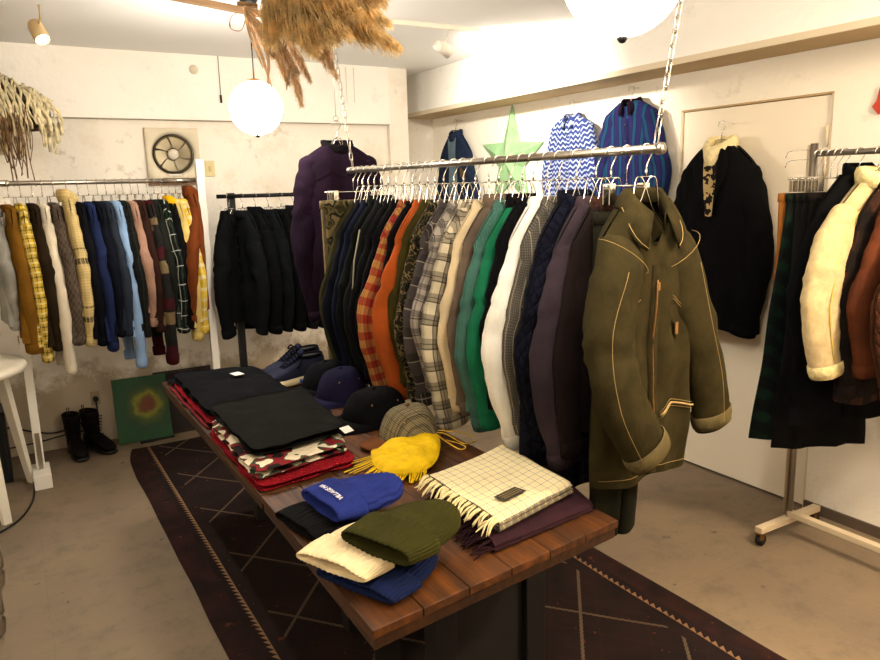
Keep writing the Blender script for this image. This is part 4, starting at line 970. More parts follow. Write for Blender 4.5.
# beanies
def beanie(label, loc, rz, col, W=.115, H=.25, h=.062, ribs=38, cuffw=.36, group=None, c2=None, cable=False, twist=0, text=None, tilt=0):
    t = thing('beanie', label, 'hat', loc, rz, group); t.rotation_euler = (tilt, 0, rz)
    mt = F(label.split(' ')[0] + '_beanie_knit', col, .08, weave=True, sc=14)
    def width(v):
        if v < .4: return W * (.93 + .07 * sin(v / .4 * PI / 2))
        return W * max(0, 1 - ((v - .4) / .6) ** 2.3) ** .5
    def body(v0, v1, k, kk, NV, nm, amp, lift=0):
        m = MB(); R = []; U = []; n = 144
        for i in range(NV):
            v = v0 + (v1 - v0) * (1 - (1 - i / (NV - 1)) ** (1.6 if v1 >= 1 else 1)); w = width(v) * k + .0005; row = []; ur = []
            hh = h * kk * (.58 + .42 * sin(PI / 2 * min(1, v * 2.2))) * min(1, (w / (W * .55)) ** .8)
            for j in range(n):
                th = 2 * PI * j / n; c, s = cos(th), sin(th)
                rib_ = amp * cos(th * ribs + (sin(v * 18) * 1.2 if cable else 0)) * min(1, w / W * 1.3)
                x = (w + rib_) * c; yv = (v - .5) * H
                zz = (hh / 2 + rib_ * .9) * (abs(s) ** .75) * (1 if s > 0 else -1)
                zz += .010 * noise.noise((x * 16, yv * 16, loc[0] * 50 + (0 if s > 0 else 7))) * (1 if s > 0 else .2)
                yv += .006 * noise.noise((x * 12, v * 3, 5))
                zz = max(zz, -h / 2) + h / 2 + lift
                row.append(Vector((x, yv, zz))); ur.append((x, yv))
            R.append(row); U.append(ur)
        if v1 < 1 or nm == 'cuff':
            a = R[0]; c_ = sum(a, Vector()) / n
            pre = [[c_ + Vector(((p.x - c_.x) * q, (p.y - c_.y) + dy_, (p.z - c_.z) * q2)) for p in a] for q, q2, dy_ in ((.88, .35, .05), (.92, .55, .012), (.97, .85, -.003))]
            R = pre + R; U = [U[0]] * 3 + U
            a = R[-1]; c_ = sum(a, Vector()) / n
            R.append([c_ + (p - c_) * .93 for p in a]); U.append(U[-1])
        m.grid(R, True, U); return m
    obj('crown', body(.12, 1, .965, .92, 26, 'crown', .0022), mt, t)
    co = obj('cuff', body(0, cuffw, 1.07, 1.3, 10, 'cuff', .0020 if not text else .0005, 0), mt, t)
    if text:
        cu = bpy.data.curves.new('lettering', 'FONT'); cu.body = text; cu.size = .022; cu.extrude = .0008; cu.align_x = 'CENTER'
        tmp = bpy.data.objects.new('lettering', cu); C.objects.link(tmp)
        dg = bpy.context.evaluated_depsgraph_get(); me = bpy.data.meshes.new_from_object(tmp.evaluated_get(dg)); bpy.data.objects.remove(tmp)
        for v_ in me.vertices:     # lay the letters over the rounded cuff
            x = -v_.co.x; c = max(-1, min(1, x / (W * 1.04))); s = max(0, 1 - abs(c) ** (2)) ** .5
            zz = h / 2 + h * 1.06 / 2 * .90 * s ** .75 + .004 + v_.co.z
            v_.co = Vector((x, (-.02 - v_.co.y) + cuffw * .5 * H - .5 * H + .02, zz))
        me.materials.append(plain('white_letter_thread', (206, 206, 214), .8)); lo = bpy.data.objects.new('lettering', me); C.objects.link(lo); lo.parent = co
    return t
beanie('black ribbed beanie lying under the royal blue one at the table edge', (.70, 1.80, TT), math.radians(-80), (30, 30, 32), h=.040, H=.24, W=.105)
beanie('royal blue cable-knit beanie with white lettering round its cuff', (.775, 1.785, TT + .034), math.radians(-84), (40, 54, 136), W=.105, H=.25, h=.062, cuffw=.34, cable=True, ribs=14, text='VILLAGE MA', tilt=0)
beanie('navy blue beanie at the bottom under the cream and olive ones', (.705, 1.470, TT), math.radians(-66), (28, 42, 92), h=.036, H=.25, W=.115)
beanie('cream white ribbed beanie half covered by the olive one', (.672, 1.525, TT + .030), math.radians(-66), (218, 198, 158), h=.042, H=.25, W=.108)
beanie('olive green ribbed beanie on top of the cream one', (.775, 1.475, TT + .060), math.radians(-70), (78, 76, 28), h=.060, H=.265, W=.108)

# caps
def cap(label, loc, rz, cm, bm, R=.092, H=.115, brim=.075, low=1.0, group=None, strap=None, kind='baseball_cap', deco=None):
    t = thing(kind, label, 'cap', loc, rz, group)
    m = MB(); n = 48; rows = []; uv = []
    for i in range(14):
        u = i / 13; a = u * PI / 2
        r = R * cos(a) ** .62 if i < 13 else .001; z = .004 + H * sin(a) ** 1.15 * low
        row = []; ur = []
        for j in range(n):
            th = 2 * PI * j / n
            k = 1 - .022 * abs(cos(th * 3)) ** 14
            x = r * .93 * cos(th) * k; y = r * 1.08 * sin(th) * k
            z_ = z + (.010 * max(0, sin(th)) * sin(a * 2) if True else 0) + .006 * noise.noise((x * 20, y * 20, loc[0] * 9))
            row.append(Vector((x, y, max(.001, z_)))); ur.append((x * 1.2, y + z))
        rows.append(row); uv.append(ur)
    m.grid(rows, True, uv); obj('crown', m, cm, t)
    m = MB(); top = []; bot = []; uu = []
    for i in range(9):
        u = i / 8; row = []; rb = []; ur = []
        for j in range(25):
            th = math.radians(200 + 140 * j / 24); s = (th - 1.5 * PI) / math.radians(70)
            r0 = Vector((R * .93 * cos(th), R * 1.08 * sin(th), 0))
            ext = brim * max(0, 1 - abs(s) ** 2.6) ** .6
            p = r0 + Vector((.10 * s * ext, -ext, 0)) * u
            z = .014 + .016 * (1 - s * s) * 1 - .014 * s * s * u - .012 * u * u
            row.append(Vector((p.x, p.y, max(.003, z)))); rb.append(Vector((p.x, p.y, max(.0, z - .004)))); ur.append((p.x, p.y))
        top.append(row); bot.append(rb); uu.append(ur)
    m.grid(top, False, uu); m.grid(bot[::-1], False, uu[::-1]); m.grid([top[-1], bot[-1]], False, [uu[-1]] * 2)
    obj('brim', m, bm, t)
    m = MB(); m.lathe([(.0001, .006), (.006, .005), (.008, .001), (.007, -.002)], 14, c=(0, 0, .004 + H * low)); obj('top_button', m, bm, t)
    if strap:
        m = MB(); m.tube([(R * .93 * cos(a) * 1.02, R * 1.08 * sin(a) * 1.02, .014) for a in [math.radians(60 + 6 * k) for k in range(11)]], .005, 6); obj('back_strap', m, strap, t)
    for a in (30, 150, 210, 330):
        m = MB(); a = math.radians(a); e = .62; m.tube([(R * .93 * cos(a) * .80, R * 1.08 * sin(a) * .80, H * .72 * low), (R * .93 * cos(a) * .83, R * 1.08 * sin(a) * .83, H * .735 * low)], .0035, 8); obj('eyelet', m, M_brass if deco is None else bm, t)
    return t
tw = plaid('grey_brown_check_wool', (142, 128, 96), [('u', .016, 0, .3, (86, 78, 62), .7), ('v', .010, 0, .25, (176, 160, 120), .5), ('u', .05, .5, .08, (52, 44, 38), .7), ('v', .05, .5, .08, (52, 44, 38), .5)])
cap('grey brown check wool cap with tan suede brim, nearest on the table', (1.180, 2.255, TT), math.radians(-92), tw, F('tan_suede_brim', (132, 80, 46), .12, weave=False), R=.104, H=.13, strap=M_brass)
cap('black soft cap with wide brim, second from the near end of the caps', (1.185, 2.545, TT), math.radians(-86), F('black_wool_cap', (20, 20, 23)), F('black_cap_brim', (22, 22, 25)), R=.128, H=.125, brim=.11)
cap('dark violet navy cap, third from the near end of the caps', (1.190, 2.885, TT), math.radians(-84), F('violet_navy_cotton', (42, 38, 76)), F('violet_navy_brim', (44, 42, 84)), R=.108, H=.14)
c4 = cap('black cap with small blue embroidery on its side, beside the sneakers', (1.20, 3.085, TT), math.radians(-86), F('black_navy_cap', (26, 28, 36)), F('black_navy_brim', (28, 30, 38)), R=.108, H=.13, deco=1)
m = MB(); 
for k in range(4): m.box(-.06 + k * .012, -.104 + .004 * k, .040, -.052 + k * .012, -.098, .056)
obj('embroidery', m, bl, c4, False)

# sneakers
def shoe_loft(sect, n=24, cap_=True):
    """sect: (y, half width, z bottom, z top, x centre)"""
    m = MB(); R = []
    for (y, w, z0, z1, cx) in sect:
        row = []
        for j in range(n):
            th = 2 * PI * j / n; c, s = cos(th), sin(th)
            row.append(Vector((cx + w * (abs(c) ** .65) * (1 if c > 0 else -1), y, (z0 + z1) / 2 + (z1 - z0) / 2 * (abs(s) ** .65) * (1 if s > 0 else -1))))
        R.append(row)
    ids = m.grid(R, True); m.face(ids[0][::-1]); m.face(ids[-1]); return m
def sneaker(label, loc, rz, mirror=1):
    t = thing('sneaker', label, 'shoe', loc, rz, None); t.scale = (1.18, 1.12, 1.18)
    m = shoe_loft([(-.150, .012, .003, .020, 0), (-.146, .028, .0, .026, 0), (-.12, .050, 0, .034, .002), (-.07, .056, 0, .034, .003), (0, .048, 0, .034, 0), (.07, .045, 0, .034, 0), (.12, .042, 0, .034, 0), (.138, .028, 0, .027, 0), (.143, .012, .003, .024, 0)])
    obj('sole', m, plain('cream_rubber_sole', (226, 208, 168), .6), t, True)
    m = shoe_loft([(-.142, .010, .024, .032, 0), (-.136, .030, .020, .044, 0), (-.11, .042, .02, .056, .002), (-.07, .047, .02, .068, .003), (-.03, .043, .02, .084, .001), (.01, .037, .02, .098, 0), (.05, .035, .02, .100, 0), (.10, .034, .02, .104, 0), (.128, .028, .02, .108, 0), (.138, .014, .024, .104, 0)])
    up = obj('upper', m, F('slate_blue_suede', (62, 66, 94), .12, weave=False), t)
    m = MB(); m.tube([(.030 * cos(a), .078 + .052 * sin(a), .106 + .003 * sin(a)) for a in [2 * PI * k / 24 for k in range(25)]], .0065, 8, cap=False); obj('padded_collar', m, F('dark_collar_pad', (26, 26, 34)), t)
    m = MB(); m.lathe([(.0001, 0), (.024, 0), (.027, .001)], 20, M=Matrix.Translation((0, .078, .106)) @ Matrix.Diagonal((1, 1.7, 1, 1))); obj('insole_opening', m, M_lining, t)
    m = MB(); m.grid([[Vector((x, y, z + .004 - 12 * x * x)) for x in (-.022, -.011, 0, .011, .022)] for y, z in ((-.06, .068), (-.03, .086), (0, .102), (.025, .118), (.04, .128))]); obj('tongue', m, F('tongue_cloth', (40, 46, 80)), t, solid=.005)
    m = MB()
    for k in range(6):
        y = -.055 + k * .014; z = .075 + k * .0085
        m.tube(catmull([(-.026, y, z - .006), (0, y + .004, z + .006), (.026, y, z - .006)], 7), .0035, 6)
    for s in (-1, 1):
        m.tube(catmull([(0, .02, .116), (s * .022, .012, .128), (s * .034, .004, .112), (s * .014, .016, .118)], 12), .003, 6)
        m.tube(catmull([(0, .02, .116), (s * .020, .03, .11), (s * .040, .01, .09), (s * .046, -.01, .07)], 12), .003, 6)
    obj('laces', m, F('black_laces', (20, 20, 24)), t); return t
sneaker('slate blue suede sneaker with cream sole, the nearer one of the pair on the table', (1.12, 3.285, TT), math.radians(-82))
sneaker('slate blue suede sneaker partly hidden behind its mate on the table', (1.16, 3.43, TT), math.radians(-78))

# yellow drawstring pouch
yel = F('bright_yellow_leather', (226, 184, 22), .06, weave=False, sc=30, rough=.7)
yp_ = thing('drawstring_pouch', 'bright yellow soft pouch with fringe and cord beside the check wool cap', 'pouch', (1.06, 2.02, TT))
def P2(px, py, z=TT): 
    d = vX.x; c = Vector(((px - 440) / f_px, (py - 330) / f_px, 1)); w = Vector((vX.dot(c), vY.dot(c), vZ.dot(c))); k = (z - CAM_H) / w.z
    return (w.x * k, w.y * k)
ow = [(371, 460), (392, 447), (412, 436), (424, 433), (433, 437), (440, 446), (440, 458), (436, 468), (428, 475), (412, 480), (396, 481), (382, 478), (373, 470)]
cl = [P2(*p) for p in ow]; cl = [(a - 1.06, b - 2.02) for a, b in cl]
cm_ = catmull([(a, b, 0) for a, b in cl] + [(cl[0][0], cl[0][1], 0)], 61)[:-1]
obj('pouch_body', pillow([(p.x, p.y) for p in cm_], .004, .050, p=2.2, bump_=lambda x, y, r: .010 * noise.noise((x * 18, y * 18, 2)) + .006 * sin(x * 60)), yel, yp_)
rnd = random.Random(4); m = MB(); cen_ = Vector((sum(q[0] for q in cl) / len(cl), sum(q[1] for q in cl) / len(cl)))
edge = [P2(*p) for p in ((372, 462), (372, 468), (376, 474), (382, 478), (390, 481), (400, 482), (412, 481), (422, 478), (427, 476))]
for k in range(34):
    u = k / 33 * (len(edge) - 1); i = min(int(u), len(edge) - 2); a = Vector(edge[i]).lerp(Vector(edge[i + 1]), u - i) - Vector((1.06, 2.02))
    d = (a - cen_).normalized(); d = Vector((d.x - .25, d.y)).normalized(); L_ = (.085 if k < 12 else .032) * rnd.uniform(.7, 1.25)
    sd = Vector((-d.y, d.x)) * rnd.uniform(-.02, .02)
    m.tube(catmull([(a.x - d.x * .01, a.y - d.y * .01, .024), (a.x + d.x * L_ * .4 + sd.x * .4, a.y + d.y * L_ * .4 + sd.y * .4, .014), (a.x + d.x * L_ + sd.x, a.y + d.y * L_ + sd.y, .004)], 7), .0030, 5, rb=.0012)
obj('fringe', m, yel, yp_)
m = MB()
for pl in (((436, 440), (446, 441), (458, 447), (466, 449), (475, 445)), ((436, 442), (448, 450), (460, 456), (466, 453), (458, 448), (446, 444)), ((438, 438), (450, 438), (462, 438), (473, 441))):
    pp = [Vector(P2(*p)) - Vector((1.06, 2.02)) for p in pl]; m.tube(catmull([(p.x, p.y, .012 + .018 * (1 - i / len(pp))) for i, p in enumerate(pp)], 20), .0022, 6)
obj('drawcord', m, F('yellow_cord', (206, 166, 60)), yp_)

# scarves
def scarf(label, q, z, mat, h, fr_col, seed, uvs_=None, patch=False, kind='folded_scarf', frl=.05, nf=46):
    """q: near-left, near-right, far-right, far-left (world xy); fringe hangs from the left edge"""
    cx = sum(p[0] for p in q) / 4; cy = sum(p[1] for p in q) / 4; t = thing(kind, label, 'scarf', (cx, cy, z))
    Q = [Vector((p[0] - cx, p[1] - cy)) for p in q]
    W = (Q[1] - Q[0]).length; D = (Q[3] - Q[0]).length
    for part, zo, k in (('lower_fold', 0, 1.0), ('upper_fold', h * .5, .985)):
        m = MB(); R = []; U = []; n = 30
        for i in range(n + 1):
            a = i / n; row = []; ur = []
            for j in range(n + 1):
                b = j / n; p = Q[0].lerp(Q[1], b).lerp(Q[3].lerp(Q[2], b), a) * k
                lift = h * .5 * (1 - (1 - min(1, (1 - b) / .10)) ** 2) ** .5 if b > .9 else h * .5
                edge_ = min(1, min(a, 1 - a) / .05 + .4)
                zz = zo + h * .46 * (edge_ if part == 'upper_fold' else 1) * (1) + .006 * noise.noise((p.x * 9, p.y * 9, seed)) * (1 if part == 'upper_fold' else .3)
                row.append(Vector((p.x, p.y, max(zo * .6, zz)))); ur.append((b * W, a * D))
            R.append(row); U.append(ur)
        B = [[Vector((p.x, p.y, zo * .96 + .0005)) for p in r] for r in R]
        m.grid(R, False, U); m.grid(B[::-1], False, U[::-1])
        m.grid([R[0], [Vector(((a.x + b_.x) / 2, (a.y + b_.y) / 2 - .006, (a.z + b_.z) / 2)) for a, b_ in zip(R[0], B[0])], B[0]], False, [U[0]] * 3); m.grid([R[-1], B[-1]], False, [U[-1]] * 2)
        m.grid([[r[0] for r in R], [r[0] for r in B]], False, [[u[0] for u in U]] * 2)
        m.grid([[r[-1] for r in R], [r[-1] + Vector((.010, 0, -h * .10)) for r in R], [r[-1] + Vector((.010, 0, h * .10)) for r in B], [r[-1] for r in B]], False, [[u[-1] for u in U]] * 4)
        obj(part, m, mat, t)
    rnd = random.Random(seed); dr = (Q[0] - Q[1]).normalized()
    m = MB()
    for k in range(nf):
        a = (k + .5) / nf; p = Q[0].lerp(Q[3], a); top = rnd.random() < .6
        L_ = frl * rnd.uniform(.75, 1.3); sk = rnd.uniform(-.02, .012); z0_ = h * (.85 if top else .4)
        e = p + dr * L_ + Vector((0, sk))
        mid = p + dr * L_ * .45 + Vector((0, sk * .3))
        m.tube(catmull([(p.x - dr.x * .006, p.y - dr.y * .006, z0_), (mid.x, mid.y, z0_ * .8 + .004), (e.x, e.y, .004 + .012 * rnd.random())], 8), [.0038, .0036, .0032, .0034, .0030, .0028, .0024, .0012], 6)
    obj('fringe', m, fr_col, t)
    if patch:
        e1 = (Q[1] - Q[0]).normalized(); e2 = (Q[3] - Q[0]).normalized()
        def pt(x, y, zz): p = Q[0] + e1 * x + e2 * y; return Vector((p.x, p.y, zz))
        zt = h + .006
        m = MB(); m.box(-.045, -.020, 0, .045, .020, .0015, Matrix.Translation(pt(.115, .075, zt)) @ Matrix.Rotation(math.atan2(e1.y, e1.x), 4, 'Z')); lo = obj('woven_label', m, plain('dark_woven_label', (34, 32, 24), .7), t, False)
        m = MB(); rr2 = random.Random(2)
        for y_ in (-.012, -.003, .007):
            x_ = -.036
            while x_ < .036:
                w_ = rr2.uniform(.004, .010); m.box(x_, y_, .0016, x_ + w_, y_ + .003, .0022, Matrix.Translation(pt(.115, .075, zt)) @ Matrix.Rotation(math.atan2(e1.y, e1.x), 4, 'Z')); x_ += w_ + .003
        obj('label_thread', m, plain('gold_thread', (130, 108, 54), .6), lo, False)
    return t
burg = plaid('burgundy_wool', (74, 34, 48), [('u', .05, 0, .1, (90, 40, 54), .5)])
def PQ(*pts, z=TT): return [P2(a, b, z) for a, b in pts]
scarf('dark burgundy wool scarf with tangled fringe lying under the cream one', PQ((494, 553), (592, 511), (545, 470), (440, 498)), TT, burg, .024, F('burgundy_fringe', (62, 28, 38)), 5, frl=.06, nf=60)
crm = plaid('cream_windowpane', (222, 208, 170), [('u', .030, 0, .06, (60, 58, 80), .75), ('v', .030, 0, .06, (60, 58, 80), .75), ('u', .030, .5, .12, (232, 206, 110), .4), ('v', .030, .5, .12, (232, 206, 110), .4)], var=.03)
scarf('cream windowpane-check wool scarf with fringed edge and dark sewn label', PQ((499, 526), (571, 488), (500, 448), (426, 479), z=TT + .05), TT + .032, crm, .034, F('cream_fringe', (218, 200, 150), .08), 7, patch=True, frl=.048)

# ------------------------------------------------------------------ floor things by the back wall
def boot(label, loc, rz):
    t = thing('boot', label, 'shoe', loc, rz, None)
    bk = F('black_brown_leather', (36, 27, 24), .1, weave=False, rough=.5)
    m = shoe_loft([(-.155, .015, .0, .02, 0), (-.15, .034, 0, .024, 0), (-.11, .047, 0, .024, 0), (-.05, .048, 0, .024, 0), (.0, .038, 0, .024, 0), (.06, .038, 0, .024, 0), (.11, .036, 0, .026, 0), (.125, .02, 0, .024, 0)]); obj('sole', m, M_black, t)
    m = shoe_loft([(-.150, .012, .024, .034, 0), (-.142, .034, .02, .056, 0), (-.11, .044, .02, .072, 0), (-.07, .046, .02, .084, 0), (-.03, .042, .02, .105, 0), (.01, .038, .02, .120, 0), (.06, .037, .02, .125, 0), (.10, .034, .02, .115, 0), (.118, .022, .024, .10, 0)]); obj('foot_upper', m, bk, t)
    m = MB(); R = []
    for i in range(12):
        u = i / 11; z = .085 + .17 * u; rxx = .040 + .012 * u; ryy = .058 + .008 * u
        R.append([Vector((rxx * cos(2*PI*j/24), .048 + .012 * u + ryy * sin(2*PI*j/24) + .003 * sin(u * 20), z + .006 * sin(2*PI*j/24))) for j in range(24)])
    a = R[-1]; c = sum(a, Vector()) / 24; R += [[c + (p - c) * .9 for p in a], [c + (p - c) * .88 + Vector((0, 0, -.1)) for p in a]]
    m.grid(R, True); obj('shaft', m, bk, t)
    m = MB()
    for k in range(7):
        z = .11 + k * .020; y = -.012 - .004 * k + (0 if k > 1 else -.02 * (1 - k))
        m.tube(catmull([(-.028, y + .006, z), (0, y - .004, z + .004), (.028, y + .006, z)], 6), .0028, 6)
    obj('laces', m, F('boot_laces', (52, 44, 36)), t)
    m = MB(); m.tube([(-.006, .118, .24), (-.006, .124, .285), (.006, .124, .285), (.006, .118, .24)], .003, 6); obj('pull_tab', m, F('tan_pull_tab', (112, 92, 52)), t); return t
boot('dark leather lace-up boot standing on the floor by the wall, left of the pair', (.245, 4.97, 0), math.radians(8))
boot('dark leather lace-up boot standing on the floor by the wall, right of the pair', (.372, 5.0, 0), math.radians(28))
# painting leaning on the wall
pg = NT('green_swirl_painting', .6, 0, .3); px_ = pg.xyz()
dx = pg.math('SUBTRACT', px_[0], .03); dz = pg.math('SUBTRACT', px_[2], .235)
r_ = pg.math('SQRT', pg.math('ADD', pg.math('MULTIPLY', dx, dx), pg.math('MULTIPLY', dz, dz)))
r_ = pg.math('ADD', r_, pg.math('MULTIPLY', pg.math('SUBTRACT', pg.noise(14, 4), .5), .09))
cgr = pg.ramp(r_, [(0, lin((120, 50, 40))), (.045, lin((110, 66, 40))), (.075, lin((140, 140, 40))), (.10, lin((80, 96, 44))), (.14, lin((44, 76, 50))), (.2, lin((36, 84, 52))), (.3, lin((48, 96, 50)))])
pg.col(pg.mix(pg.math('MULTIPLY', pg.noise(24, 4), .35), cgr, lin((30, 50, 40))))
pt_ = thing('painting', 'unframed green canvas painting with a yellow and red swirl leaning on the back wall', 'painting', (.665, 5.02, .001), 0)
m = MB(); m.box(-.168, -.012, .0, .168, .012, .425); o = obj('canvas', m, pg.mat, pt_, False, bevel=.002); pt_.rotation_euler = (math.radians(-14), 0, math.radians(-2))
m = MB(); m.box(-.168, .0125, 0, .168, .022, .02); m.box(-.168, .0125, .405, .168, .022, .425); obj('stretcher', m, M_brown, pt_, False)
bd = thing('board', 'dark brown board leaning on the back wall behind the green painting', 'board', (.95, 5.06, .001), 0); bd.rotation_euler = (math.radians(-9), 0, 0)
m = MB(); m.box(-.19, -.01, 0, .19, .01, .43); obj('panel', m, plain('dark_brown_board', (44, 32, 28), .7), bd, False, bevel=.002)
m = MB(); m.box(-.17, -.014, .02, .17, -.0105, .41); obj('face', m, plain('black_board_face', (34, 27, 26), .8), bd, False)
# black cloth patch on the floor at the rug end
m = MB(); m.grid([[Vector((.62 + .22 * i / 10 + .02 * noise.noise((i, j, 1)), 4.95 + .05 * j / 4 + .03 * i / 10, .004 + .006 * abs(noise.noise((i * .7, j * .8, 3))))) for i in range(11)] for j in range(5)])
o = obj('cloth_scrap', m, M_lining, solid=.003); tag(o, 'small black cloth strip on the floor at the far edge of the rug', 'cloth')
# socket with plug and black cable
so2 = thing('wall_socket', 'low wall socket with a black plug between the boots and the painting', 'socket', (.40, YB, .30))
m = MB(); m.box(-.028, -.008, -.045, .028, 0, .045); obj('plate', m, plain('grimy_plate', (150, 134, 108), .6), so2, False, bevel=.002)
m = MB(); m.tube([(0, -.0085, .0), (0, -.045, 0)], .016, 12); obj('plug', m, M_black, so2)
def cable(label, pts, r, mat=M_black, name='cable'):
    m = MB(); m.tube(catmull(pts, 60), r, 8); o = obj(name, m, mat); tag(o, label, 'cable'); return o
cable('black cable running from the wall socket behind the boots to the left', [(.40, 5.135, .29), (.39, 5.12, .22), (.30, 5.13, .16), (.16, 5.15, .12), (.05, 5.15, .14), (-.10, 5.14, .20), (-.3, 5.14, .25)], .006)
cable('second thin black cable along the foot of the back wall', [(.36, 5.16, .10), (.2, 5.165, .09), (.02, 5.165, .07), (-.2, 5.165, .06)], .0045)
cable('black cable curving across the floor under the white plastic table', [(-.02, 4.86, .006), (-.012, 4.55, .006), (-.03, 4.30, .006), (-.10, 4.08, .006), (-.22, 3.95, .006), (-.4, 3.9, .006)], .0055)
# white plastic table at the left edge
wt_ = thing('plastic_table', 'round white plastic table with splayed flat legs at the left edge of the photo', 'table', (-.36, 4.42, 0)); wt_.scale = (1, 1, 1.07)
m = MB(); m.lathe([(.0001, .675), (.33, .675), (.375, .668), (.388, .672), (.394, .690), (.388, .706), (.35, .710), (.0001, .710)], 56); obj('tabletop', m, M_whiteplastic, wt_)
for k in range(4):
    a = math.radians(32 + 90 * k); M4 = Matrix.Rotation(a, 4, 'Z'); m = MB(); R = []
    for i in range(10):
        u = i / 9; r = .30 + .10 * u; w = .050 - .026 * u; d = .018 - .006 * u; z = .676 - .676 * u
        R.append([M4 @ Vector((r + x * d, y * w, z)) for x, y in ((-1, -1), (1, -.85), (1, .85), (-1, 1))])
    ids = m.grid(R, True); m.face(ids[0][::-1]); m.face(ids[-1]); obj('leg', m, M_whiteplastic, wt_, False, bevel=.003)
# black box behind the table and the chair leg in the corner of the photo
bx = thing('black_box', 'tall black box standing on the floor behind the white plastic table', 'box', (-.30, 4.82, 0))
m = MB(); m.box(-.19, -.12, 0, .19, .12, .42); obj('body', m, M_black, bx, False, bevel=.006)
m = MB(); m.box(-.17, -.124, .05, .17, -.1205, .37); obj('front_panel', m, plain('matt_black_panel', (16, 16, 18), .8), bx, False)
ch = thing('cantilever_chair', 'steel tube chair frame cut by the left edge of the photo', 'chair', (-.43, 3.17, 0))
for s in (-1, 1):
    m = MB(); m.tube(catmull([(.0 + .22 * 0, s * .20, .44), (.245, s * .20, .43), (.265, s * .20, .40), (.262, s * .20, .20), (.262, s * .20, .05), (.235, s * .20, .012), (.1, s * .20, .012), (-.25, s * .20, .012)], 40), .0105, 10); obj('side_tube', m, M_steel, ch)
m = MB(); R = [[Vector((-.25 + .46 * i / 8, -.19 + .38 * j / 8, .455 + .012 * sin(PI * j / 8))) for j in range(9)] for i in range(9)]; m.grid(R); obj('seat', m, M_black, ch, solid=.03)
m = MB(); m.grid([[Vector((-.27 - .05 * i / 8, -.19 + .38 * j / 8, .55 + .30 * i / 8)) for j in range(9)] for i in range(9)]); obj('backrest', m, M_black, ch, solid=.02)
for s in (-1, 1):
    m = MB(); m.tube([(-.25, s * .2, .012), (-.262, s * .2, .05), (-.262, s * .2, .40), (-.33, s * .2, .86)], .0105, 10); obj('rear_tube', m, M_steel, ch)

# ------------------------------------------------------------------ fan, switch, small wall things
fan = thing('ventilation_fan', 'square cream wall ventilation fan with round silver blades above the left rail', 'fan', (1.03, YB, 1.858))
m = MB(); W_ = .168; n = 48
outer = []
for j in range(n):
    a = 2 * PI * j / n; c, s = cos(a), sin(a); k = W_ / max(abs(c), abs(s)); outer.append(Vector((c * k, 0, s * k)))
R = [[Vector((p.x, 0, p.z)) for p in outer], [Vector((p.x, -.030, p.z)) for p in outer], [Vector((p.x * .97, -.036, p.z * .97)) for p in outer],
     [Vector((.146 * cos(2*PI*j/n), -.038, .146 * sin(2*PI*j/n))) for j in range(n)], [Vector((.136 * cos(2*PI*j/n), -.028, .136 * sin(2*PI*j/n))) for j in range(n)], [Vector((.128 * cos(2*PI*j/n), -.004, .128 * sin(2*PI*j/n))) for j in range(n)], [Vector((.001 * cos(2*PI*j/n), -.003, .001 * sin(2*PI*j/n))) for j in range(n)]]
m.grid(R, True); obj('frame', m, plain('aged_cream_frame', (218, 208, 184), .5), fan)
blm = NT('brushed_fan_metal', .35, .7, .5); blm.col(lin((96, 88, 70)))
for k in range(6):
    m = MB(); R = []
    for i in range(6):
        r = .028 + .098 * i / 5; R.append([Vector((r * cos(k * PI / 3 + (j / 8 - .5) * 1.16 + .25 * i / 5), -.014 - .005 * j / 8, r * sin(k * PI / 3 + (j / 8 - .5) * 1.16 + .25 * i / 5))) for j in range(9)])
    m.grid(R); obj('blade', m, blm.mat, fan, solid=.0012)
m = MB(); m.lathe([(.0001, .040), (.024, .039), (.034, .032), (.034, .008)], 28, M=Matrix.Rotation(PI / 2, 4, 'X')); obj('hub', m, plain('pale_hub', (214, 206, 190), .45), fan)
m = MB(); m.lathe([(.0001, .006), (.127, .006)], 32, M=Matrix.Rotation(PI / 2, 4, 'X')); obj('shade_disc', m, plain('fan_interior_shade', (62, 56, 46), .7), fan)  # added dark disc painting the shade deep behind the fan blades
m = MB()
rings = (.127,)
for r in rings: m.tube([(r * cos(2*PI*j/48), -.036, r * sin(2*PI*j/48)) for j in range(49)], .0022, 6, cap=False)
obj('guard_ring', m, M_darkmetal, fan)
m = MB(); m.box(-.045, -.045, -.138, .04, -.030, -.126); obj('pull_tab', m, M_white, fan, False, bevel=.001)
m = MB(); m.box(-.168, -.030, -.196, .150, 0, -.176); sh_ = obj('rusty_sill', m, plain('rusty_metal_lip', (120, 88, 64), .8), fan, False)
sw_ = thing('light_switch', 'yellowed wall light switch right of the ventilation fan', 'switch', (1.265, YB, 1.765))
m = MB(); m.box(-.032, -.009, -.052, .032, 0, .052); obj('plate', m, plain('yellowed_plate', (214, 200, 150), .5), sw_, False, bevel=.003)
m = MB(); m.box(-.010, -.016, -.018, .010, -.009, .018); obj('rocker', m, plain('yellowed_rocker', (198, 182, 130), .5), sw_, False, bevel=.002)
ring_ = thing('wall_rosette', 'small cream round cover on the beam above the fan', 'cover', (1.20, YB - .055, 2.395))
m = MB(); m.lathe([(.0001, .012), (.012, .012), (.020, .010), (.028, .004), (.030, 0)], 24, M=Matrix.Rotation(PI / 2, 4, 'X')); obj('disc', m, plain('cream_disc', (212, 202, 180), .5), ring_)
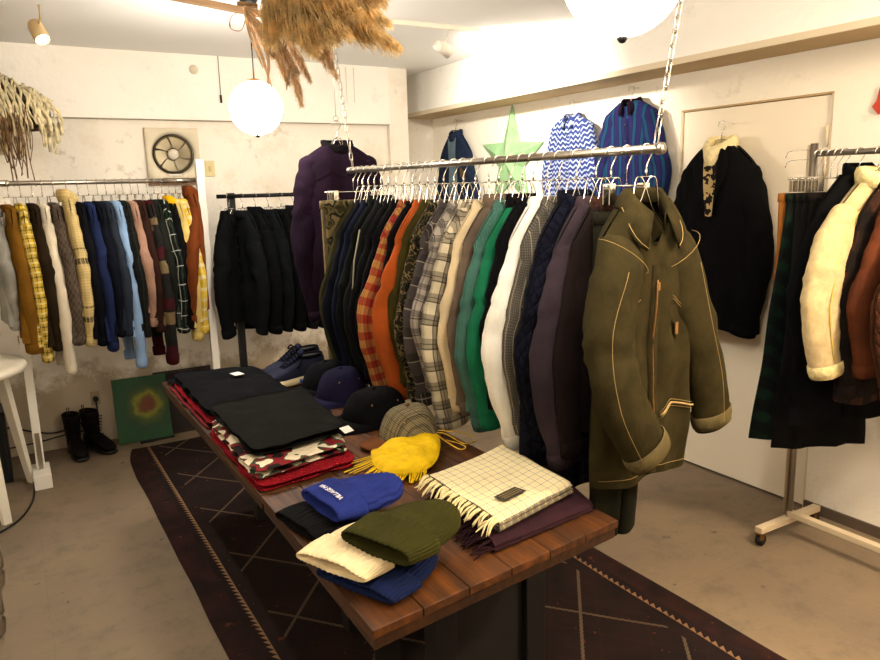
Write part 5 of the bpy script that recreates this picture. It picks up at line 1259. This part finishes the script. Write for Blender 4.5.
for (x, zt, zb, lb, knob) in ((1.36, 2.488, 2.24, 'thin dark cord with a knob hanging on the beam left of the globe lamp', True), (2.27, 2.47, 2.22, 'pale thin cord hanging on the beam near the pillar', False), (2.33, 2.47, 2.22, 'second pale thin cord hanging on the beam nearest the pillar', False)):
    m = MB(); t = thing('pull_cord', lb, 'cord', (x, YB - .066, 0)); m.tube([(0, 0, zt), (0, 0, zb)], .0022 if knob else .0018, 6); obj('cord', m, M_darkmetal if knob else plain('pale_cord', (196, 186, 166)), t)
    if knob: m = MB(); m.tube([(0, 0, zb - .05), (0, 0, zb)], .007, 8); obj('knob', m, M_darkmetal, t)
# red paper ornament at the right edge
ro = thing('paper_ornament', 'small red ornament on the right wall at the right edge of the photo', 'ornament', (XR - .006, 1.815, 1.91))
m = MB(); pts = [(0, 0, .06), (0, -.03, .02), (0, -.055, 0), (0, -.03, -.03), (0, 0, -.055), (0, .028, -.02), (0, .012, .0)]
i0 = [m.add((-.006, p[1], p[2])) for p in pts]; i1 = [m.add((.004, p[1], p[2])) for p in pts]; m.face(i0); m.face(i1[::-1])
for k in range(7): m.face((i0[k], i0[(k + 1) % 7], i1[(k + 1) % 7], i1[k]))
obj('ornament_body', m, plain('vermilion', (190, 60, 34), .6), ro, False)

# ------------------------------------------------------------------ straw basket shade high on the back wall
bs = thing('straw_wall_hanging', 'woven basket hung with pale straw strips and brown fringe high on the back wall', 'wall hanging', (.04, 4.92, 2.14))
straw = F('pale_straw', (222, 208, 170), .14, weave=False, sc=30); straw2 = F('brown_fibre', (150, 116, 80), .2, weave=False, sc=30)
m = MB(); R = []
for i in range(16):
    u = i / 15; x = -.34 + .62 * u; rr3 = .17 * (1 - .55 * max(0, (u - .35) / .65) ** 2); R.append([Vector((x, -.0 + rr3 * .9 * cos(2*PI*j/28), .02 - .10 * u * u + rr3 * 1.0 * sin(2*PI*j/28))) for j in range(28)])
ids = m.grid(R, True); m.face(ids[-1]); m.face(ids[0][::-1])
obj('basket', m, F('grey_brown_wicker', (112, 98, 78), .3, weave=False, sc=40, rib=.012), bs)
rnd = random.Random(11); m = MB()
for k in range(75):
    u = rnd.uniform(.0, 1); x = -.34 + .62 * u; rr3 = .17 * (1 - .55 * max(0, (u - .35) / .65) ** 2); zc_ = .02 - .10 * u * u; a0 = math.radians(rnd.uniform(95, 130)); a1 = a0 + math.radians(rnd.uniform(90, 150)); P = []
    for q in range(9):
        a = a0 + (a1 - a0) * q / 8; P.append(Vector((x + .05 * q / 8 + .015 * sin(q + k), -(rr3 + .008 + .006 * rnd.random()) * abs(sin(a - PI / 2)) * 1.0 if False else (rr3 + .012) * .9 * cos(a), zc_ + (rr3 + .012) * sin(a))))
    P += [P[-1] + Vector((.01, -.004, -.03 * j)) for j in range(1, rnd.randint(2, 5))]
    m.tube(P, rnd.uniform(.005, .010), 5, rb=.0015, up=(0, 1, 0))
obj('straw_strip', m, straw, bs)['kind'] = 'stuff'
m = MB()
for k in range(34):
    x = rnd.uniform(-.06, .16); y = -rnd.uniform(.10, .16); z0_ = -.08 + rnd.uniform(-.05, .05); L_ = rnd.uniform(.18, .36)
    m.tube(catmull([(x, y, z0_), (x + rnd.uniform(-.02, .02), y - .01, z0_ - L_ * .5), (x + rnd.uniform(-.03, .03), y, z0_ - L_)], 9), rnd.uniform(.002, .005), 5)
obj('fringe', m, straw2, bs)['kind'] = 'stuff'

# ------------------------------------------------------------------ lamps
globe_m = emit('lit_opal_glass', (255, 244, 226), 24)
def globe(label, c, cord_top, stem=.05):
    t = thing('globe_pendant', label, 'lamp', c)
    m = MB(); m.lathe([(max(.0001, .125 * sin(PI * k / 28)), -.125 * cos(PI * k / 28)) for k in range(1, 28)], 40); ids = None
    o = obj('glass_globe', m, globe_m, t)
    m = MB(); m.lathe([(.0001, .135), (.012, .135), (.034, .128), (.036, .116)], 20); obj('cap', m, M_brass, t)
    m = MB(); m.tube([(0, 0, .13), (0, 0, .13 + stem)], .004, 8); obj('stem', m, M_brass, t)
    m = MB(); m.tube([(0, 0, .13 + stem), (0, 0, cord_top - c[2])], .0032, 8); obj('cord', m, M_black, t)
    m = MB(); m.lathe([(.0001, cord_top - c[2] - .03), (.03, cord_top - c[2] - .028), (.045, cord_top - c[2] - .003), (.045, cord_top - c[2] - .001)], 20); obj('ceiling_rose', m, M_black, t)
    m = MB(); m.lathe([(.0001, -.138), (.006, -.136), (.012, -.128), (.010, -.122)], 14); obj('finial', m, M_darkmetal, t)
    return t
globe('white glass globe pendant lamp hanging in front of the back wall', (1.121, 3.601, 1.997), ZC)
globe('white glass globe pendant lamp high above the olive jacket, cut by the top edge', (1.159, 1.194, 2.023), ZC, .05)
rail = thing('conduit_rail', 'brown painted rail running along the ceiling above the far globe lamp', 'rail', (.95, 3.70, ZC))
m = MB(); m.box(-1.6, -.02, -.028, .42, .02, -.001, Matrix.Rotation(math.radians(20), 4, 'Z')); obj('strip', m, M_brown, rail, False, bevel=.002)
def track_spot(label, c, aim, shade, e=60, vis=True, size=.03, rad=.034, Lh=.13, blend=.6, ang=95, col=(1, .92, .80)):
    c = Vector(c); aim = Vector(aim); d = (aim - c).normalized(); t = thing('track_spotlight', label, 'lamp', c)
    rot = d.to_track_quat('-Z', 'Y').to_matrix().to_4x4()
    m = MB(); m.lathe([(.0001, Lh), (rad * .8, Lh), (rad, Lh - .02), (rad * 1.05, 0), (rad * .9, 0), (rad * .8, .03)], 24, M=rot); obj('shade', m, shade, t)
    m = MB(); m.lathe([(.0001, .012), (rad * .88, .012)], 20, M=rot); obj('bulb', m, emit('spot_bulb', (255, 240, 215), 60), t)
    m = MB(); m.tube([(0, 0, ZC - c.z - .0), (0, 0, ZC - c.z - .06 if ZC - c.z > .1 else .01), rot @ Vector((0, 0, Lh * .6))], .006, 8); obj('arm', m, shade, t)
    ld = bpy.data.lights.new('spot_light', 'SPOT'); ld.energy = e; ld.spot_size = math.radians(ang); ld.spot_blend = blend; ld.shadow_soft_size = size; ld.color = col
    lo = bpy.data.objects.new('spot_light', ld); C.objects.link(lo); lo.parent = t; lo.matrix_local = Matrix.Translation(d * .012) @ rot
    return t
track_spot('cream cylinder spotlight on the ceiling at the upper left', (.275, 4.10, 2.33), (.9, 2.6, .3), plain('cream_enamel_shade', (206, 178, 130), .4), e=30, Lh=.11)
tk_ = thing('lighting_track', 'thin white lighting track on the ceiling in front of the corner', 'lighting track', (2.25, 3.70, ZC))
m = MB(); m.box(-.95, -.016, -.026, .55, .016, -.001); obj('track', m, M_white, tk_, False, bevel=.002)
track_spot('white spotlight hanging from the lighting track and facing the right wall', (2.27, 3.69, 2.34), (3.2, 3.9, 2.0), M_white, e=40, Lh=.10, ang=120)

# unseen lamps: right one read off the rack's shadow, left one added as fill
def unseen_ceiling_lamp(label, c, e, r=.09, col=(1, .86, .66)):
    t = thing('unseen_ceiling_lamp', label, 'lamp', c)
    m = MB(); m.lathe([(.0001, -.06), (.05, -.05), (.09, -.02), (.10, .0)], 28); obj('unseen_lamp_bowl', m, emit('unseen_lamp_glow', (255, 232, 200), 4), t)
    m = MB(); m.lathe([(.0001, ZC - c[2] - .001), (.11, ZC - c[2] - .001), (.11, .0), (.10, .0)], 28); obj('unseen_lamp_fitting', m, M_white, t)
    ld = bpy.data.lights.new('unseen_lamp_light', 'POINT'); ld.energy = e; ld.shadow_soft_size = r; ld.color = col
    lo = bpy.data.objects.new('unseen_lamp_light', ld); C.objects.link(lo); lo.parent = t; lo.location = (0, 0, -.16)
unseen_ceiling_lamp('unseen round ceiling lamp behind the camera on the right', (2.55, .15, ZC - .03), 62, col=(1, .80, .56))
unseen_ceiling_lamp('added round fill lamp beside the camera on the left, out of view', (-.9, .6, ZC - .03), 14)
w = bpy.data.worlds.new('world'); bpy.context.scene.world = w; w.use_nodes = True
w.node_tree.nodes['Background'].inputs[0].default_value = (.9, .8, .7, 1); w.node_tree.nodes['Background'].inputs[1].default_value = .02
vs = bpy.context.scene.view_settings
vs.view_transform = 'Standard'; vs.look = 'None'; vs.gamma = 1; vs.use_curve_mapping = False; vs.exposure = 1.38

# ------------------------------------------------------------------ pampas grass
pp_ = thing('pampas_grass_bunch', 'bunch of dried golden pampas plumes tied with raffia to the ceiling rail', 'dried grass', (1.05, 3.35, ZC - .02))
org = Vector(pp_.location)
def plume_mat(name, c):
    m = NT(name, .9); n_ = m.noise(20, 4); cc = m.ramp(n_, [(.35, lin([x * .82 for x in c])), (.65, lin(c))])
    d = m.n('ShaderNodeBsdfDiffuse'); t_ = m.n('ShaderNodeBsdfTranslucent'); x_ = m.n('ShaderNodeMixShader'); x_.inputs[0].default_value = .5
    m.l(cc, d.inputs[0]); m.l(cc, t_.inputs[0]); m.l(d.outputs[0], x_.inputs[1]); m.l(t_.outputs[0], x_.inputs[2])
    m.l(x_.outputs[0], m.t.nodes['Material Output'].inputs[0]); return m.mat
gold = plume_mat('golden_plume', (255, 228, 172)); tan_ = plume_mat('tan_plume', (240, 210, 172))
def plume(tip, base, mid, n, L, w, mat, seed, start=.25):
    rnd = random.Random(seed); P = catmull([base - org, mid - org, tip - org], 24); m = MB()
    m.tube(P, [.004 * (1 - k / 26) for k in range(24)], 5)
    for k in range(n):
        u = start + (1 - start) * (k / n) ** .9 ; i = min(int(u * 22), 21); p = P[i].lerp(P[i + 1], u * 22 - i if u * 22 - i < 1 else .99)
        t = (P[i + 1] - P[i]).normalized()
        s = Vector((rnd.gauss(0, 1), rnd.gauss(0, 1), rnd.gauss(0, 1))); s = (s - s.dot(t) * t).normalized()
        l = L * rnd.uniform(.6, 1.2) * (sin(PI * min(1, (u - start) / (1 - start) * .85 + .12)) ** .6)
        a = p; b = p + t * l * .6 + s * l * w; c = p + t * l * 1.1 + s * l * w * 1.3 + Vector((0, 0, -.25 * l))
        side = t.cross(s) * .0011
        m.grid([[a - side, a + side], [b - side * 1.6, b + side * 1.6], [c - side * .3, c + side * .3]])
        # little seed spikelets on the strand
        for q in (.35, .6, .85):
            o_ = a.lerp(c, q); e_ = o_ + (t * .7 + s * rnd.uniform(-.6, 1) + Vector((rnd.uniform(-.5, .5), rnd.uniform(-.5, .5), rnd.uniform(-.6, .2)))).normalized() * .014
            m.grid([[o_ - side, o_ + side], [e_ - side * .3, e_ + side * .3]])
    return obj('plume', m, mat, pp_, smooth=False)
base = sight(243, 6, 3.15)
big = [((404, 50), 2.3), ((392, 24), 2.25), ((386, 2), 2.3), ((372, 40), 2.4), ((352, 34), 2.35), ((338, 42), 2.4), ((322, 40), 2.5), ((362, 12), 2.3), ((340, 14), 2.4), ((405, -14), 2.2), ((310, 30), 2.5), ((300, 12), 2.55), ((350, -8), 2.3), ((325, -6), 2.4), ((380, -20), 2.25), ((296, 34), 2.6), ((282, 20), 2.7), ((314, 52), 2.5), ((272, 34), 2.75)]
for k, ((x, y), d) in enumerate(big):
    tip = sight(x, y, d); tip.z = min(tip.z, ZC - .03); b0 = sight(262 + 5 * (k % 4), -8 - 5 * (k % 3), 2.9); b0.z = min(b0.z, ZC - .025)
    mid = (b0 + tip) / 2 + Vector((0, 0, .04)); mid.z = min(mid.z, ZC - .04)
    plume(tip, b0, mid, 900, .115, .30, gold, k + 1, .06)
thin = [((340, 80), (300, 30), 2.7), ((303, 108), (285, 55), 2.75), ((300, 75), (270, 35), 2.75), ((322, 60), (290, 22), 2.7), ((275, 58), (258, 30), 2.9), ((290, 85), (272, 45), 2.85), ((334, 70), (312, 30), 2.65), ((312, 84), (284, 36), 2.8)]
for k, (tp, md_, d) in enumerate(thin):
    tip = sight(*tp, d); b0 = Vector(base); plume(tip, b0, sight(*md_, d + .15), 300, .055, .28, tan_, 50 + k, .30)
m = MB(); rnd = random.Random(5)
for k in range(9):       # dry leaf blades and raffia loops
    x, y = rnd.uniform(262, 300), rnd.uniform(45, 95); a = Vector(base) - org; c = sight(x, y, 2.85) - org; b = sight(x - rnd.uniform(0, 14), y - 34, 2.9) - org
    m.tube(catmull([a, b, c], 14), [.003 + .004 * sin(PI * q / 13) for q in range(14)], 5, rb=.0012)
obj('dry_leaf', m, tan_, pp_)['kind'] = 'stuff'
for k in range(3):
    m = MB(); a = sight(246, 10, 3.15) - org; w = (-14, 9, 4)[k]
    m.tube(catmull([a, sight(246 + w, 16, 3.12) - org, sight(246 + w * 1.1, 28, 3.12) - org, sight(247 + w * .4, 30, 3.12) - org, sight(247, 14, 3.13) - org], 24), .004, 6, rb=.0015)
    obj('raffia_loop', m, F('raffia', (188, 134, 78), .1, weave=False), pp_)
m = MB(); a = sight(244, 4, 3.15) - org; m.tube([a + Vector((-.03, 0, .0)), a + Vector((.05, -.03, -.01))], .010, 12); obj('raffia_binding', m, straw2, pp_)
